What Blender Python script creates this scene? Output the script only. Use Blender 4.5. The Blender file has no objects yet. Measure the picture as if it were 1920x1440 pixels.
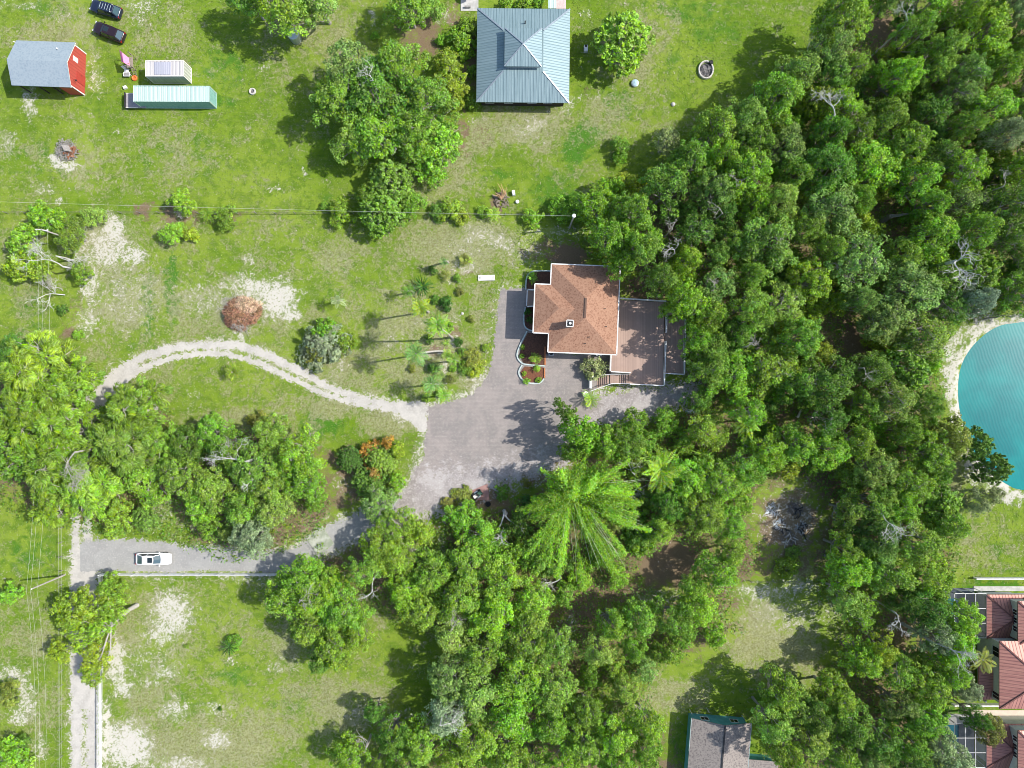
import bpy, math, random
import numpy as np
from mathutils import Vector, Matrix, noise as mnoise

# ------------------------------------------------------------------ camera, world, sun
S = bpy.context.scene
COL = S.collection
CAMH = 107.0
FPX = 1250.0                      # focal length in 1920-px units
cam = bpy.data.cameras.new("camera"); co = bpy.data.objects.new("camera", cam); COL.objects.link(co)
co.location = (0, 0, CAMH); co.rotation_euler = (0, 0, 0)
cam.sensor_width = 36; cam.lens = 36*FPX/1920; cam.clip_start = 1; cam.clip_end = 3000
S.camera = co
SUN_EL = math.radians(46); SUN_AZ = math.radians(7)      # azimuth measured from +X towards +Y
W = bpy.data.worlds.new("World"); S.world = W; W.use_nodes = True
wn = W.node_tree.nodes; wl = W.node_tree.links
sky = wn.new('ShaderNodeTexSky'); sky.sky_type = 'NISHITA'; sky.sun_disc = False
sky.sun_elevation = SUN_EL; sky.sun_rotation = math.radians(90) - SUN_AZ
sky.air_density = 1.0; sky.dust_density = 1.5
wn['Background'].inputs['Strength'].default_value = 0.15
wl.new(sky.outputs[0], wn['Background'].inputs[0])
sl = bpy.data.lights.new("sun", 'SUN'); sl.energy = 4.0; sl.angle = math.radians(0.5); sl.color = (1, 0.96, 0.9)
so = bpy.data.objects.new("sun", sl); COL.objects.link(so)
sd = Vector((math.cos(SUN_EL)*math.cos(SUN_AZ), math.cos(SUN_EL)*math.sin(SUN_AZ), math.sin(SUN_EL)))
so.rotation_euler = sd.to_track_quat('Z', 'Y').to_euler(); so.location = sd*300
S.view_settings.view_transform = 'Standard'; S.view_settings.look = 'None'
S.view_settings.gamma = 1; S.view_settings.exposure = 0.58
S.render.engine = 'CYCLES'
S.cycles.filter_width = 0.9; S.cycles.max_bounces = 6; S.cycles.diffuse_bounces = 3; S.cycles.transmission_bounces = 4

def P(px, py, z=0.0):
    k = (CAMH - z)/FPX
    return Vector(((px-960)*k, (720-py)*k, z))
def pm(z=0.0): return FPX/(CAMH-z)          # photo px per metre at height z

# ------------------------------------------------------------------ helpers
ORG = {}
class MB:
    def __init__(s): s.v = []; s.f = []; s.m = []; s.mi = 0
    def add(s, vs, fs):
        o = len(s.v); s.v.extend([tuple(v) for v in vs]); s.f.extend([tuple(i+o for i in f) for f in fs]); s.m.extend([s.mi]*len(fs)); return s
    def box(s, c, d, rz=0.0, top=(1, 1), rx=0.0, ry=0.0):
        R = Matrix.Rotation(rz, 3, 'Z') @ Matrix.Rotation(ry, 3, 'Y') @ Matrix.Rotation(rx, 3, 'X'); c = Vector(c); vs = []
        for z in (-.5, .5):
            k = top if z > 0 else (1, 1)
            for x, y in ((-.5, -.5), (.5, -.5), (.5, .5), (-.5, .5)):
                vs.append(c + R @ Vector((x*d[0]*k[0], y*d[1]*k[1], z*d[2])))
        return s.add(vs, [(3,2,1,0),(4,5,6,7),(0,1,5,4),(1,2,6,5),(2,3,7,6),(3,0,4,7)])
    def beam(s, a, b, w, h):
        a = Vector(a); b = Vector(b); d = (b-a); L = d.length
        if L < 1e-5: return s
        d.normalize(); up = Vector((0,0,1)) if abs(d.z) < .95 else Vector((1,0,0))
        x = d.cross(up).normalized(); y = x.cross(d).normalized(); vs = []
        for p in (a, b):
            for i, j in ((-.5,-.5),(.5,-.5),(.5,.5),(-.5,.5)): vs.append(p + x*w*i + y*h*j)
        return s.add(vs, [(3,2,1,0),(4,5,6,7),(0,1,5,4),(1,2,6,5),(2,3,7,6),(3,0,4,7)])
    def prism(s, poly, z0, z1):
        n = len(poly); a = sum(poly[i][0]*poly[(i+1)%n][1]-poly[(i+1)%n][0]*poly[i][1] for i in range(n))
        if a < 0: poly = poly[::-1]
        vs = [(p[0], p[1], z0) for p in poly] + [(p[0], p[1], z1) for p in poly]
        return s.add(vs, [tuple(range(n))[::-1], tuple(range(n, 2*n))] + [(i, (i+1)%n, n+(i+1)%n, n+i) for i in range(n)])
    def tube(s, pts, rad, n=6, cap=True):
        pts = [Vector(p) for p in pts]; k = len(pts)
        if not hasattr(rad, '__len__'): rad = [rad]*k
        vs = []; prev = None
        for i, p in enumerate(pts):
            d = (pts[min(i+1, k-1)] - pts[max(i-1, 0)])
            if d.length < 1e-6: d = Vector((0,0,1))
            d.normalize()
            if prev is None: x = d.cross(Vector((0.3,1,0.1))).normalized()
            else: x = (prev - d*prev.dot(d)); x = x.normalized() if x.length > 1e-4 else d.cross(Vector((0,1,0.2))).normalized()
            prev = x; y = d.cross(x)
            for j in range(n):
                a = 2*math.pi*j/n; vs.append(p + x*math.cos(a)*rad[i] + y*math.sin(a)*rad[i])
        fs = [(i*n+j, i*n+(j+1)%n, (i+1)*n+(j+1)%n, (i+1)*n+j) for i in range(k-1) for j in range(n)]
        if cap: fs += [tuple(range(n))[::-1], tuple(range((k-1)*n, k*n))]
        return s.add(vs, fs)
    def lathe(s, c, prof, n=20):
        c = Vector(c); vs = [c+Vector((r*math.cos(2*math.pi*j/n), r*math.sin(2*math.pi*j/n), z)) for r, z in prof for j in range(n)]
        k = len(prof); fs = [(i*n+j, i*n+(j+1)%n, (i+1)*n+(j+1)%n, (i+1)*n+j) for i in range(k-1) for j in range(n)]
        fs += [tuple(range(n))[::-1], tuple(range((k-1)*n, k*n))]
        return s.add(vs, fs)
    def loft(s, rings, cap=True):
        n = len(rings[0]); vs = [p for r in rings for p in r]; k = len(rings)
        fs = [(i*n+j, i*n+(j+1)%n, (i+1)*n+(j+1)%n, (i+1)*n+j) for i in range(k-1) for j in range(n)]
        if cap: fs += [tuple(range(n))[::-1], tuple(range((k-1)*n, k*n))]
        return s.add(vs, fs)
    def build(s, name, mat, parent=None, smooth=False, local=False, loc=None):
        me = bpy.data.meshes.new(name)
        o = bpy.data.objects.new(name, me)
        off = Vector((0,0,0))
        if parent is not None:
            o.parent = parent
            if not local: off = ORG.get(parent.name, Vector((0,0,0)))
        elif loc is not None: off = Vector(loc); o.location = off
        me.from_pydata([(v[0]-off.x, v[1]-off.y, v[2]-off.z) for v in s.v], [], s.f)
        for m in (mat if isinstance(mat, (list, tuple)) else [mat]): me.materials.append(m)
        if isinstance(mat, (list, tuple)) and len(mat) > 1: me.polygons.foreach_set('material_index', s.m)
        if smooth: me.polygons.foreach_set('use_smooth', [True]*len(me.polygons))
        me.update(); COL.objects.link(o); ORG[o.name] = off
        return o

def tag(o, label=None, cat=None, group=None, kind=None):
    if label: o['label'] = label
    if cat: o['category'] = cat
    if group: o['group'] = group
    if kind: o['kind'] = kind
    return o
def thing(name, label, cat, loc=(0,0,0), rz=0.0, group=None):
    o = bpy.data.objects.new(name, None); o.empty_display_size = .3; COL.objects.link(o); o.location = loc; o.rotation_euler = (0,0,rz)
    ORG[o.name] = Vector(loc); return tag(o, label, cat, group)
def dup(root, loc, rz=0.0, scale=(1,1,1), label=None, cat=None, group=None, color=None):
    r = root.copy(); COL.objects.link(r); r.location = loc; r.rotation_euler = (0,0,rz); r.scale = scale; ORG[r.name] = Vector(loc)
    if label: r['label'] = label
    if cat: r['category'] = cat
    if group: r['group'] = group
    elif 'group' in r: del r['group']
    for ch in list(root.children):
        c = ch.copy(); COL.objects.link(c); c.parent = r
        if color and c.name.split('.')[0] in ('crown', 'foliage', 'fronds'): c.color = color
        for g in ch.children:
            d = g.copy(); COL.objects.link(d); d.parent = c
    return r

# ------------------------------------------------------------------ materials
def lin(r, g, b):
    f = lambda c: (c/255/12.92) if c/255 <= .04045 else ((c/255+.055)/1.055)**2.4
    return (f(r), f(g), f(b), 1)
class NT:
    def __init__(s, name):
        s.m = bpy.data.materials.new(name); s.m.use_nodes = True; s.t = s.m.node_tree; s.n = s.t.nodes; s.b = s.n['Principled BSDF']
    def new(s, t, **k):
        n = s.n.new(t)
        for a, b in k.items(): setattr(n, a, b)
        return n
    def l(s, a, b): s.t.links.new(a, b)
    def coord(s, out='Object', scale=(1,1,1), rot=(0,0,0)):
        c = s.new('ShaderNodeTexCoord'); m = s.new('ShaderNodeMapping'); m.inputs['Scale'].default_value = scale; m.inputs['Rotation'].default_value = rot
        s.l(c.outputs[out], m.inputs[0]); return m.outputs[0]
    def noise(s, vec, scale, detail=4, rough=.55, dist=0):
        n = s.new('ShaderNodeTexNoise'); n.inputs['Scale'].default_value = scale; n.inputs['Detail'].default_value = detail
        n.inputs['Roughness'].default_value = rough; n.inputs['Distortion'].default_value = dist
        if vec is not None: s.l(vec, n.inputs['Vector'])
        return n.outputs['Fac']
    def mr(s, x, a, b, c=0., d=1., smooth=True):
        n = s.new('ShaderNodeMapRange'); n.interpolation_type = 'SMOOTHSTEP' if smooth else 'LINEAR'
        s.l(x, n.inputs[0])
        for i, v in enumerate((a, b, c, d)): n.inputs[i+1].default_value = v
        return n.outputs[0]
    def math(s, op, a, b=None):
        n = s.new('ShaderNodeMath', operation=op)
        for i, v in enumerate((a, b)):
            if v is None: continue
            if isinstance(v, (int, float)): n.inputs[i].default_value = v
            else: s.l(v, n.inputs[i])
        return n.outputs[0]
    def mix(s, f, a, b, mode='MIX'):
        n = s.new('ShaderNodeMix', data_type='RGBA', blend_type=mode)
        for i, v in ((0, f), (6, a), (7, b)):
            if isinstance(v, (int, float)): n.inputs[i].default_value = v
            elif isinstance(v, tuple): n.inputs[i].default_value = v
            else: s.l(v, n.inputs[i])
        return n.outputs[2]
    def bump(s, h, strength=.3, dist=.05):
        n = s.new('ShaderNodeBump'); n.inputs['Strength'].default_value = strength; n.inputs['Distance'].default_value = dist
        s.l(h, n.inputs['Height']); s.l(n.outputs[0], s.b.inputs['Normal'])
    def fin(s, col=None, rough=.85, spec=.3, metal=0.):
        if col is not None:
            if isinstance(col, tuple): s.b.inputs['Base Color'].default_value = col
            else: s.l(col, s.b.inputs['Base Color'])
        s.b.inputs['Roughness'].default_value = rough; s.b.inputs['Specular IOR Level'].default_value = spec; s.b.inputs['Metallic'].default_value = metal
        return s.m
def simple(name, c1, c2=None, scale=3., rough=.8, spec=.3, metal=0., bump=0.):
    t = NT(name)
    if c2 is None: c2 = tuple(x*.8 for x in c1[:3])+(1,)
    v = t.coord(); n = t.noise(v, scale, 6, .65); f = t.mr(n, .35, .65)
    if bump: t.bump(n, bump, .04)
    return t.fin(t.mix(f, c1, c2), rough, spec, metal)

M = {}
M['white'] = simple('white_paint', (.78,.77,.74,1), (.62,.61,.58,1), 2.5, .6)
M['offwhite'] = simple('off_white', (.7,.67,.6,1), (.6,.57,.52,1), 2., .6)
M['black'] = simple('black_metal', (.02,.02,.02,1), (.035,.035,.035,1), 3, .5)
M['rubber'] = simple('rubber', (.02,.02,.02,1), (.03,.03,.03,1), 8, .9)
M['wood'] = simple('weathered_wood', (.3,.25,.2,1), (.2,.16,.12,1), 2., .85)
M['greywood'] = simple('grey_wood', (.28,.27,.26,1), (.2,.19,.18,1), 3., .85)
M['redwood'] = simple('reddish_board', (.33,.17,.13,1), (.25,.13,.1,1), 2., .8)
M['concrete'] = simple('concrete', (.5,.49,.46,1), (.36,.36,.33,1), 1.2, .9, bump=.1)
M['slab'] = simple('mossy_concrete', (.42,.43,.36,1), (.25,.28,.2,1), .8, .95, bump=.1)
M['glass'] = NT('dark_glass').fin((.02,.03,.035,1), .08, .6)
M['winglass'] = NT('window_glass').fin((.015,.018,.02,1), .12, .5)
M['wscreen'] = NT('windscreen_glass').fin((.05,.09,.11,1), .1, .7)
M['carwhite'] = NT('white_car_paint').fin((.8,.8,.8,1), .25, .5)
M['cardark'] = NT('dark_maroon_paint').fin((.022,.012,.016,1), .2, .6)
M['carblue'] = NT('dark_navy_paint').fin((.012,.018,.04,1), .2, .6)
M['chrome'] = NT('chrome').fin((.6,.6,.6,1), .25, .5, 1.)
M['taillight'] = NT('red_lamp').fin((.35,.01,.01,1), .2)
M['headlight'] = NT('lamp_lens').fin((.6,.62,.62,1), .15)
M['pink'] = simple('pink_fabric', (.75,.25,.4,1), (.65,.2,.35,1), 2, .7)
M['red'] = simple('red_fabric', (.5,.05,.08,1), (.4,.04,.06,1), 2, .7)
M['orange'] = simple('orange_plastic', (.75,.2,.05,1), (.6,.14,.04,1), 2, .5)
M['teal'] = simple('teal_siding', (.12,.36,.38,1), (.09,.28,.3,1), 1.2, .7)
M['tealdark'] = simple('green_corrugated', (.22,.4,.36,1), (.17,.33,.3,1), 2., .6)
M['darkbrown'] = simple('dark_brown_wall', (.06,.045,.035,1), (.04,.03,.025,1), 2., .8)
M['beigewall'] = simple('pale_stucco', (.55,.56,.5,1), (.48,.49,.44,1), 1., .9)
M['dirt'] = simple('dry_mulch', (.14,.07,.045,1), (.07,.035,.025,1), 6., .95, bump=.4)
M['mulch'] = simple('red_mulch', (.2,.085,.045,1), (.1,.04,.025,1), 8., .95, bump=.5)
M['brick'] = simple('orange_brick', (.5,.2,.08,1), (.35,.13,.06,1), 6., .9)
M['curb'] = simple('teal_white_curb', (.5,.56,.53,1), (.35,.42,.4,1), 3., .8)
M['stone'] = simple('pale_stone', (.6,.57,.5,1), (.4,.38,.34,1), 5., .9, bump=.3)
M['ash'] = simple('grey_ash', (.1,.095,.09,1), (.22,.21,.2,1), 7., .95, bump=.4)
M['steel'] = simple('galvanised_steel', (.45,.5,.52,1), (.35,.4,.42,1), 4., .4, .5, .6)
M['bark'] = simple('grey_bark', (.22,.2,.17,1), (.32,.31,.28,1), 5., .95, bump=.3)
M['palebark'] = simple('pale_bark', (.42,.39,.34,1), (.3,.28,.25,1), 5., .95, bump=.3)
M['deadwood'] = simple('dead_wood', (.56,.55,.52,1), (.36,.35,.33,1), 4., .95, bump=.2)
M['wire'] = NT('bright_wire').fin((.6,.6,.55,1), .5)
M['wirefaint'] = NT('thin_wire').fin((.5,.52,.4,1), .6)
M['screen'] = simple('dark_screen_mesh', (.09,.11,.13,1), (.13,.15,.17,1), 1., .7)
M['poolwater'] = simple('pool_water', (.05,.3,.38,1), (.08,.38,.45,1), 1., .1, .5)

def leafmat(name, trans=.36, rough=.6, spec=.16, hue=.035):
    t = NT(name); oi = t.new('ShaderNodeObjectInfo'); at = t.new('ShaderNodeAttribute'); at.attribute_name = 'tone'
    sep = t.new('ShaderNodeSeparateColor'); t.l(at.outputs['Color'], sep.inputs[0])
    hs = t.new('ShaderNodeHueSaturation'); t.l(oi.outputs['Color'], hs.inputs['Color'])
    t.l(t.mr(sep.outputs[1], 0, 1, .5-hue, .5+hue, False), hs.inputs['Hue'])
    t.l(t.mr(sep.outputs[2], 0, 1, .78, 1.08, False), hs.inputs['Saturation'])
    t.l(t.mr(sep.outputs[0], 0, 1, .2, 2.15, False), hs.inputs['Value'])
    t.l(hs.outputs[0], t.b.inputs['Base Color']); t.fin(None, rough, spec)
    tr = t.new('ShaderNodeBsdfTranslucent'); t.l(hs.outputs[0], tr.inputs[0]); mx = t.new('ShaderNodeMixShader'); mx.inputs[0].default_value = trans
    out = t.n['Material Output']; t.l(t.b.outputs[0], mx.inputs[1]); t.l(tr.outputs[0], mx.inputs[2]); t.l(mx.outputs[0], out.inputs[0])
    return t.m
M['leaf'] = leafmat('leaves')
M['gloss'] = leafmat('glossy_leaves', .25, .45, .25, .02)
M['dry'] = leafmat('dry_fronds', .1, .8, .2, .03)

# ------------------------------------------------------------------ ground
def blobs(PX, PY, lst):
    r = np.zeros_like(PX)
    for b in lst:
        cx, cy, rx, ry, s = b[:5]; a = math.radians(b[5]) if len(b) > 5 else 0
        dx = PX-cx; dy = PY-cy; u = (dx*math.cos(a)+dy*math.sin(a))/rx; v = (-dx*math.sin(a)+dy*math.cos(a))/ry
        d = np.sqrt(u*u+v*v); r = np.maximum(r, s*np.clip(1.45-d*.9, 0, 1))
    return r
def polyd(PX, PY, poly):
    """signed distance (px) to a polygon, positive inside"""
    n = len(poly); ins = np.zeros(PX.shape, bool); dm = np.full(PX.shape, 1e9)
    for i in range(n):
        x0, y0 = poly[i]; x1, y1 = poly[(i+1) % n]
        ex, ey = x1-x0, y1-y0; L = ex*ex+ey*ey+1e-9
        t = np.clip(((PX-x0)*ex+(PY-y0)*ey)/L, 0, 1); dm = np.minimum(dm, np.hypot(PX-x0-t*ex, PY-y0-t*ey))
        c = ((y0 > PY) != (y1 > PY)) & (PX < (x1-x0)*(PY-y0)/(y1-y0+1e-12)+x0); ins ^= c
    return np.where(ins, dm, -dm)
def lined(PX, PY, pts):
    dm = np.full(PX.shape, 1e9)
    for (x0, y0), (x1, y1) in zip(pts, pts[1:]):
        ex, ey = x1-x0, y1-y0; L = ex*ex+ey*ey+1e-9
        t = np.clip(((PX-x0)*ex+(PY-y0)*ey)/L, 0, 1); dm = np.minimum(dm, np.hypot(PX-x0-t*ex, PY-y0-t*ey))
    return dm
def smooth_line(pts, n=8):
    out = []
    for i in range(len(pts)-1):
        p0 = pts[max(i-1, 0)]; p1 = pts[i]; p2 = pts[i+1]; p3 = pts[min(i+2, len(pts)-1)]
        for k in range(n):
            t = k/n; out.append(tuple(.5*((2*p1[j])+(-p0[j]+p2[j])*t+(2*p0[j]-5*p1[j]+4*p2[j]-p3[j])*t*t+(-p0[j]+3*p1[j]-3*p2[j]+p3[j])*t**3) for j in range(len(p1))))
    out.append(tuple(pts[-1])); return out
LAKE = smooth_line([(2300,560),(2100,580),(1920,602),(1870,612),(1832,640),(1806,678),(1797,722),(1801,775),(1820,835),(1852,880),(1890,910),(1930,922),(2100,940),(2300,930)], 5)
DRV = [(940,541),(1036,541),(1036,600),(1030,640),(1045,664),(1150,664),(1150,700),(1105,742),(1130,760),(1090,790),(1065,845),(1000,875),(950,895),(900,905),(850,935),(800,955),(770,968),(745,950),(768,900),(792,860),(800,800),(803,762),(850,752),(882,742),(905,718),(920,690),(926,640),(932,590)]
FOREST = [(1100,345),(1190,330),(1250,290),(1330,240),(1400,200),(1440,160),(1520,110),(1545,60),(1550,-60),(2100,-60),(2100,590),(1860,600),(1800,600),(1770,650),(1765,760),(1790,800),(1760,900),(1800,960),(1800,1060),(1780,1110),(1850,1180),(1830,1310),(1740,1330),(1740,1500),(720,1500),(700,1400),(800,1330),(800,1200),(700,1150),(640,1100),(560,1060),(620,1000),(700,960),(800,980),(850,950),(980,920),(1060,850),(1180,800),(1290,740),(1290,560),(1165,560),(1165,500),(1090,490)]
FOREST2 = [(0,640),(120,640),(170,700),(160,760),(320,740),(330,800),(460,790),(620,830),(740,830),(750,890),(700,950),(620,990),(560,1030),(440,1060),(300,1010),(170,1000),(60,980),(-100,900),(-100,640)]
SAND = [(212,430,22,30,.95),(200,465,45,40,.75),(250,480,30,14,.8),(170,535,18,40,.7),(165,600,14,30,.6),(480,545,30,25,.8),(520,560,38,35,1.),(545,590,18,18,.9),(440,560,70,40,.42),(380,560,50,40,.4),(240,560,60,60,.42),(465,490,14,12,.5),(455,535,40,20,.6),(450,628,18,8,.7),
 (322,1150,40,40,.82),(300,1190,30,18,.7),(215,1235,18,40,1.),(230,1285,20,18,.8),(240,1400,45,42,1.),(200,1380,12,60,1.),(310,1262,28,14,.62),(330,1330,30,18,.6),(410,1388,26,18,.72),(282,1282,8,6,.8),(440,1242,7,5,1),(520,1248,14,8,.55),(30,1270,30,20,.75,30),(50,1310,18,35,.75,-20),(35,1345,16,14,.7),(75,1400,15,20,.6),(400,1330,30,16,.45),(270,1240,60,40,.35),(340,1440,60,20,.6),
 (900,440,40,18,.55),(940,455,40,16,.6,20),(985,470,36,30,.5),(870,470,40,20,.4),(912,521,2,2,.1),(1040,435,60,12,.55),(520,355,7,4,1.1),(572,318,6,5,1.1),(495,120,6,14,.5),(700,25,10,14,.8),(830,30,18,14,.5),
 (55,190,10,22,.72),(62,215,12,8,.6),(180,150,16,34,.5,-15),(175,110,10,10,.5),(10,265,16,22,.5),(70,75,10,10,.3),(110,300,14,10,.9),(130,312,18,10,.8),(80,350,20,10,.5),(40,10,35,12,.45),(110,30,20,12,.35),(105,378,8,10,.6),(270,10,30,12,.5),(260,35,14,14,.4),(320,20,20,10,.4),(218,243,6,4,.8),(415,410,8,4,.5),
 (1000,235,45,14,.55,-25),(1065,195,22,12,.6,-45),(1120,180,20,8,.4),(1000,260,30,10,.4),(970,240,22,14,.45),(900,225,18,12,.4),(1095,30,16,14,.45),(1240,660,60,40,.2),(1200,740,60,30,.75,-15),(1150,760,50,24,.8,-20),(1260,735,40,22,.6),(1300,700,20,20,.4),
 (1010,860,60,30,.5),(960,905,30,14,.5),(760,1040,18,22,1.1),(820,1015,22,12,.7),(830,1045,12,18,.8),(765,775,30,16,1.),(720,760,30,10,.7),(620,700,16,10,.4),(640,690,14,16,.5),(825,680,10,50,.35),(800,620,60,12,.2),(845,520,10,8,.6),(872,502,22,8,.7),(852,640,16,14,.7),(800,668,24,8,.7),(835,700,12,36,.6),(852,600,16,12,.5),(770,545,10,8,.3),(905,640,12,12,.4),(885,705,26,8,.8,-20),(845,575,14,8,.5),(790,600,12,8,.5),(745,640,40,20,.3),
 (1430,1110,55,16,.75),(1500,1100,40,12,.7),(1480,1150,80,40,.42),(1560,1140,30,30,.5),(1330,1150,20,16,.4),(1230,1120,50,12,.55),(1480,970,60,60,.5),(1460,990,24,12,.6),(1500,960,20,10,.6),(1070,1170,14,26,.6),(1000,1205,30,8,.35),(560,1245,20,10,.3),(680,1340,50,24,.35,-15),(800,1255,30,20,.3),(760,1335,20,8,.6),
 (300,965,30,26,.55,-30),(280,990,20,10,.5),(690,870,20,20,.3),(420,790,12,10,.35),(345,760,12,8,.4),(360,745,16,16,.4),(395,805,12,8,.6),(530,810,10,10,.5),(640,900,22,22,.35),(720,900,20,24,.3),(350,985,24,10,.4),(1800,790,10,20,.7),(1785,700,14,60,1.2),(1800,780,14,40,1.2),(1838,882,24,30,1.2,-50),(1880,925,34,14,1.2,20),(1790,640,12,30,.9,30),(1840,612,40,14,1.,-30),
 (730,950,20,15,.4),(20,1075,30,14,.2),(1910,630,2,2,0)]
STRAW = [(400,1400,160,60,.75),(280,1330,60,60,.6),(560,1240,80,90,.4),(640,1320,80,50,.55),(850,460,120,50,.7),(780,620,120,90,.5),(900,600,30,80,.5),(900,250,40,40,.6),(1000,240,110,40,.55),(1130,210,60,30,.5),(1200,80,60,70,.5),(830,330,50,60,.6),(1160,240,100,20,.4),(640,490,140,40,.35),(560,600,160,30,.3),(240,560,90,70,.55),(400,580,110,60,.5),(330,450,80,30,.4),(200,300,220,70,.3),(100,60,90,50,.4),(300,60,100,60,.35),(600,60,90,60,.5),(560,130,40,50,.3),(460,790,100,30,.5),(600,760,100,24,.6),(740,790,60,24,.8),(700,700,120,50,.5),(250,1160,60,60,.5),(60,1200,60,50,.4),(50,1130,60,30,.35),(250,690,100,30,.25),(880,720,30,20,.6),(1450,1200,100,70,.6),(1560,1060,100,50,.3),(1240,1300,90,30,.5),(1850,1020,60,60,.3),(500,960,160,50,.4),(600,1150,100,60,.3),(1280,230,40,20,.3),(1080,330,60,40,.2),(1760,900,50,40,.6),(200,440,120,40,.5),(330,510,10,60,-.0)]
LITTER = [(790,60,45,50,.85),(850,30,20,30,.7),(870,240,8,60,.8),(885,110,16,60,.9),(900,255,30,20,.45),(1110,175,30,16,.4),(1020,470,60,24,.6),(1065,480,36,26,1.2),(1090,560,2,2,0),(1210,540,40,26,1.2),(1250,1050,75,45,1.2),(1090,1130,40,50,1.2),(1150,1110,80,20,1.),(1480,980,60,60,1.),(1560,900,30,30,1.),(1650,50,30,60,1.),(1600,640,30,60,1.),(1320,700,30,50,.9),(1000,890,60,20,.8),(905,930,60,30,.9),(1050,860,30,16,1.2),(640,870,20,20,.5),(650,900,26,40,.75),(780,1060,40,40,.6),(700,880,60,30,.5),(128,625,20,14,.8),(137,590,14,40,.5),(150,560,16,60,.35),(780,300,20,22,1.2),(930,385,20,16,1.),(340,405,60,16,.75),(270,395,24,16,.8),(430,410,50,14,.6),(500,400,120,5,.4),(850,400,60,14,.5),(1250,430,40,20,1.2),(1690,1180,2,2,0),(1660,1120,40,20,.7),(800,1330,1,1,0),(540,640,2,2,0),(815,660,20,10,.8),(852,620,12,14,.8),(838,655,22,14,.6),(870,508,26,8,.7),(700,935,10,8,0),(1085,190,30,30,.2),(770,830,30,8,.4),(680,840,60,14,.4)]
LUSH = [(60,300,80,40,.5),(330,290,120,60,.45),(420,130,60,40,.6),(350,190,90,14,.8),(90,15,60,20,.6),(200,190,60,40,.3),(450,60,60,50,.3),(280,570,9,70,1.1),(322,540,11,70,1.1),(225,540,6,50,.7),(1085,270,22,45,1.1,25),(1110,245,22,14,1.1),(1040,350,60,40,.6),(1160,200,30,40,.7,-30),(1330,60,80,30,.5),(1260,110,20,40,.5),(1060,375,60,24,.8),(300,1090,50,12,.5),(440,1270,40,20,.7),(350,1310,60,30,.4),(560,1320,60,40,.5),(520,1240,50,30,.4),(640,760,90,20,.3),(600,800,50,20,.9),(60,590,40,60,.6),(60,1040,50,50,.6),(20,300,40,60,.4),(230,650,60,20,.4),(620,510,60,14,.5),(650,545,60,10,.5),(640,480,30,12,.5),(1290,20,100,30,.6),(1110,1360,40,30,.8),(1450,1290,70,30,.5),(880,520,12,40,.5),(850,200,2,2,0),(1870,1100,60,12,1.),(1790,1340,60,14,1.),(1880,1040,40,60,.4),(620,380,30,20,.5),(930,330,60,20,.5),(20,550,20,80,.3),(790,840,8,20,.6),(1300,1400,60,60,.5),(1480,1400,60,40,.5),(100,440,40,30,.3)]
def axis(a, b, step, far):
    n = int((b-a)/step)+1; return np.concatenate([np.array([-far, -far*.5, -far*.25]), np.linspace(a, b, n), np.array([far*.25, far*.5, far])])
gx = axis(-100, 112, .36, 900.); gy = axis(-80, 80, .36, 900.)
GX, GY = np.meshgrid(gx, gy); PXg = 960+GX*FPX/CAMH; PYg = 720-GY*FPX/CAMH
lk = polyd(PXg, PYg, LAKE)
GZ = np.where(lk > -6, -1.3*np.clip((lk+6)/34, 0, 1), 0.)
def fract(x, y, s=1.): return np.sin(x*.13*s+np.sin(y*.11*s)*1.7)*np.sin(y*.15*s+np.sin(x*.09*s)*1.3)
wob = 9*fract(PXg, PYg) + 5*fract(PXg+50, PYg, 2.3) + 3*fract(PXg, PYg+80, 5.1)
WX = PXg + wob; WY = PYg + 9*fract(PYg, PXg+31) + 4*fract(PYg+10, PXg, 2.9)
fo = np.maximum(polyd(WX, WY, FOREST), polyd(WX, WY, FOREST2)); forest = np.clip((fo+10)/40, 0, 1)
def grid_mesh(name, xs, ys, Z):
    ny, nx = Z.shape; X, Y = np.meshgrid(xs, ys)
    me = bpy.data.meshes.new(name); me.vertices.add(nx*ny)
    me.vertices.foreach_set('co', np.stack([X, Y, Z], -1).astype(np.float32).ravel())
    i = np.arange((ny-1)*(nx-1)); r = i//(nx-1); c = i % (nx-1); a = r*nx+c
    f = np.stack([a, a+1, a+nx+1, a+nx], -1).astype(np.int32)
    me.loops.add(f.size); me.loops.foreach_set('vertex_index', f.ravel()); me.polygons.add(len(f))
    me.polygons.foreach_set('loop_start', np.arange(0, f.size, 4, dtype=np.int32)); me.update(calc_edges=True); return me
def cattr(me, name, arr):
    a = me.color_attributes.new(name, 'FLOAT_COLOR', 'POINT'); a.data.foreach_set('color', np.ascontiguousarray(arr, dtype=np.float32).ravel())
gm = grid_mesh('ground', gx, gy, GZ)
sa = blobs(WX, WY, SAND); st = blobs(WX, WY, STRAW); li = np.maximum(blobs(WX, WY, LITTER), forest*.7*np.clip(1-sa, 0, 1)); lu = blobs(WX, WY, LUSH)
_t1 = smooth_line([(192,735),(212,706),(250,678),(310,657),(380,650),(440,652),(500,672),(560,700),(620,730),(690,750),(770,770)]); _t2 = [(160,1048),(300,1050),(400,1050),(500,1058),(560,1050),(610,1015),(680,985),(740,960),(790,925),(800,860)]
sa = np.maximum(sa, .62*np.clip(1.5-lined(WX, WY, _t1)/15, 0, 1)); sa = np.maximum(sa, .7*np.clip(2.2-lined(WX, WY, _t2)/20, 0, 1)); sa = np.maximum(sa, .6*np.clip(2.2-lined(WX, WY, [(155,1010),(157,1500)])/17, 0, 1))
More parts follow.
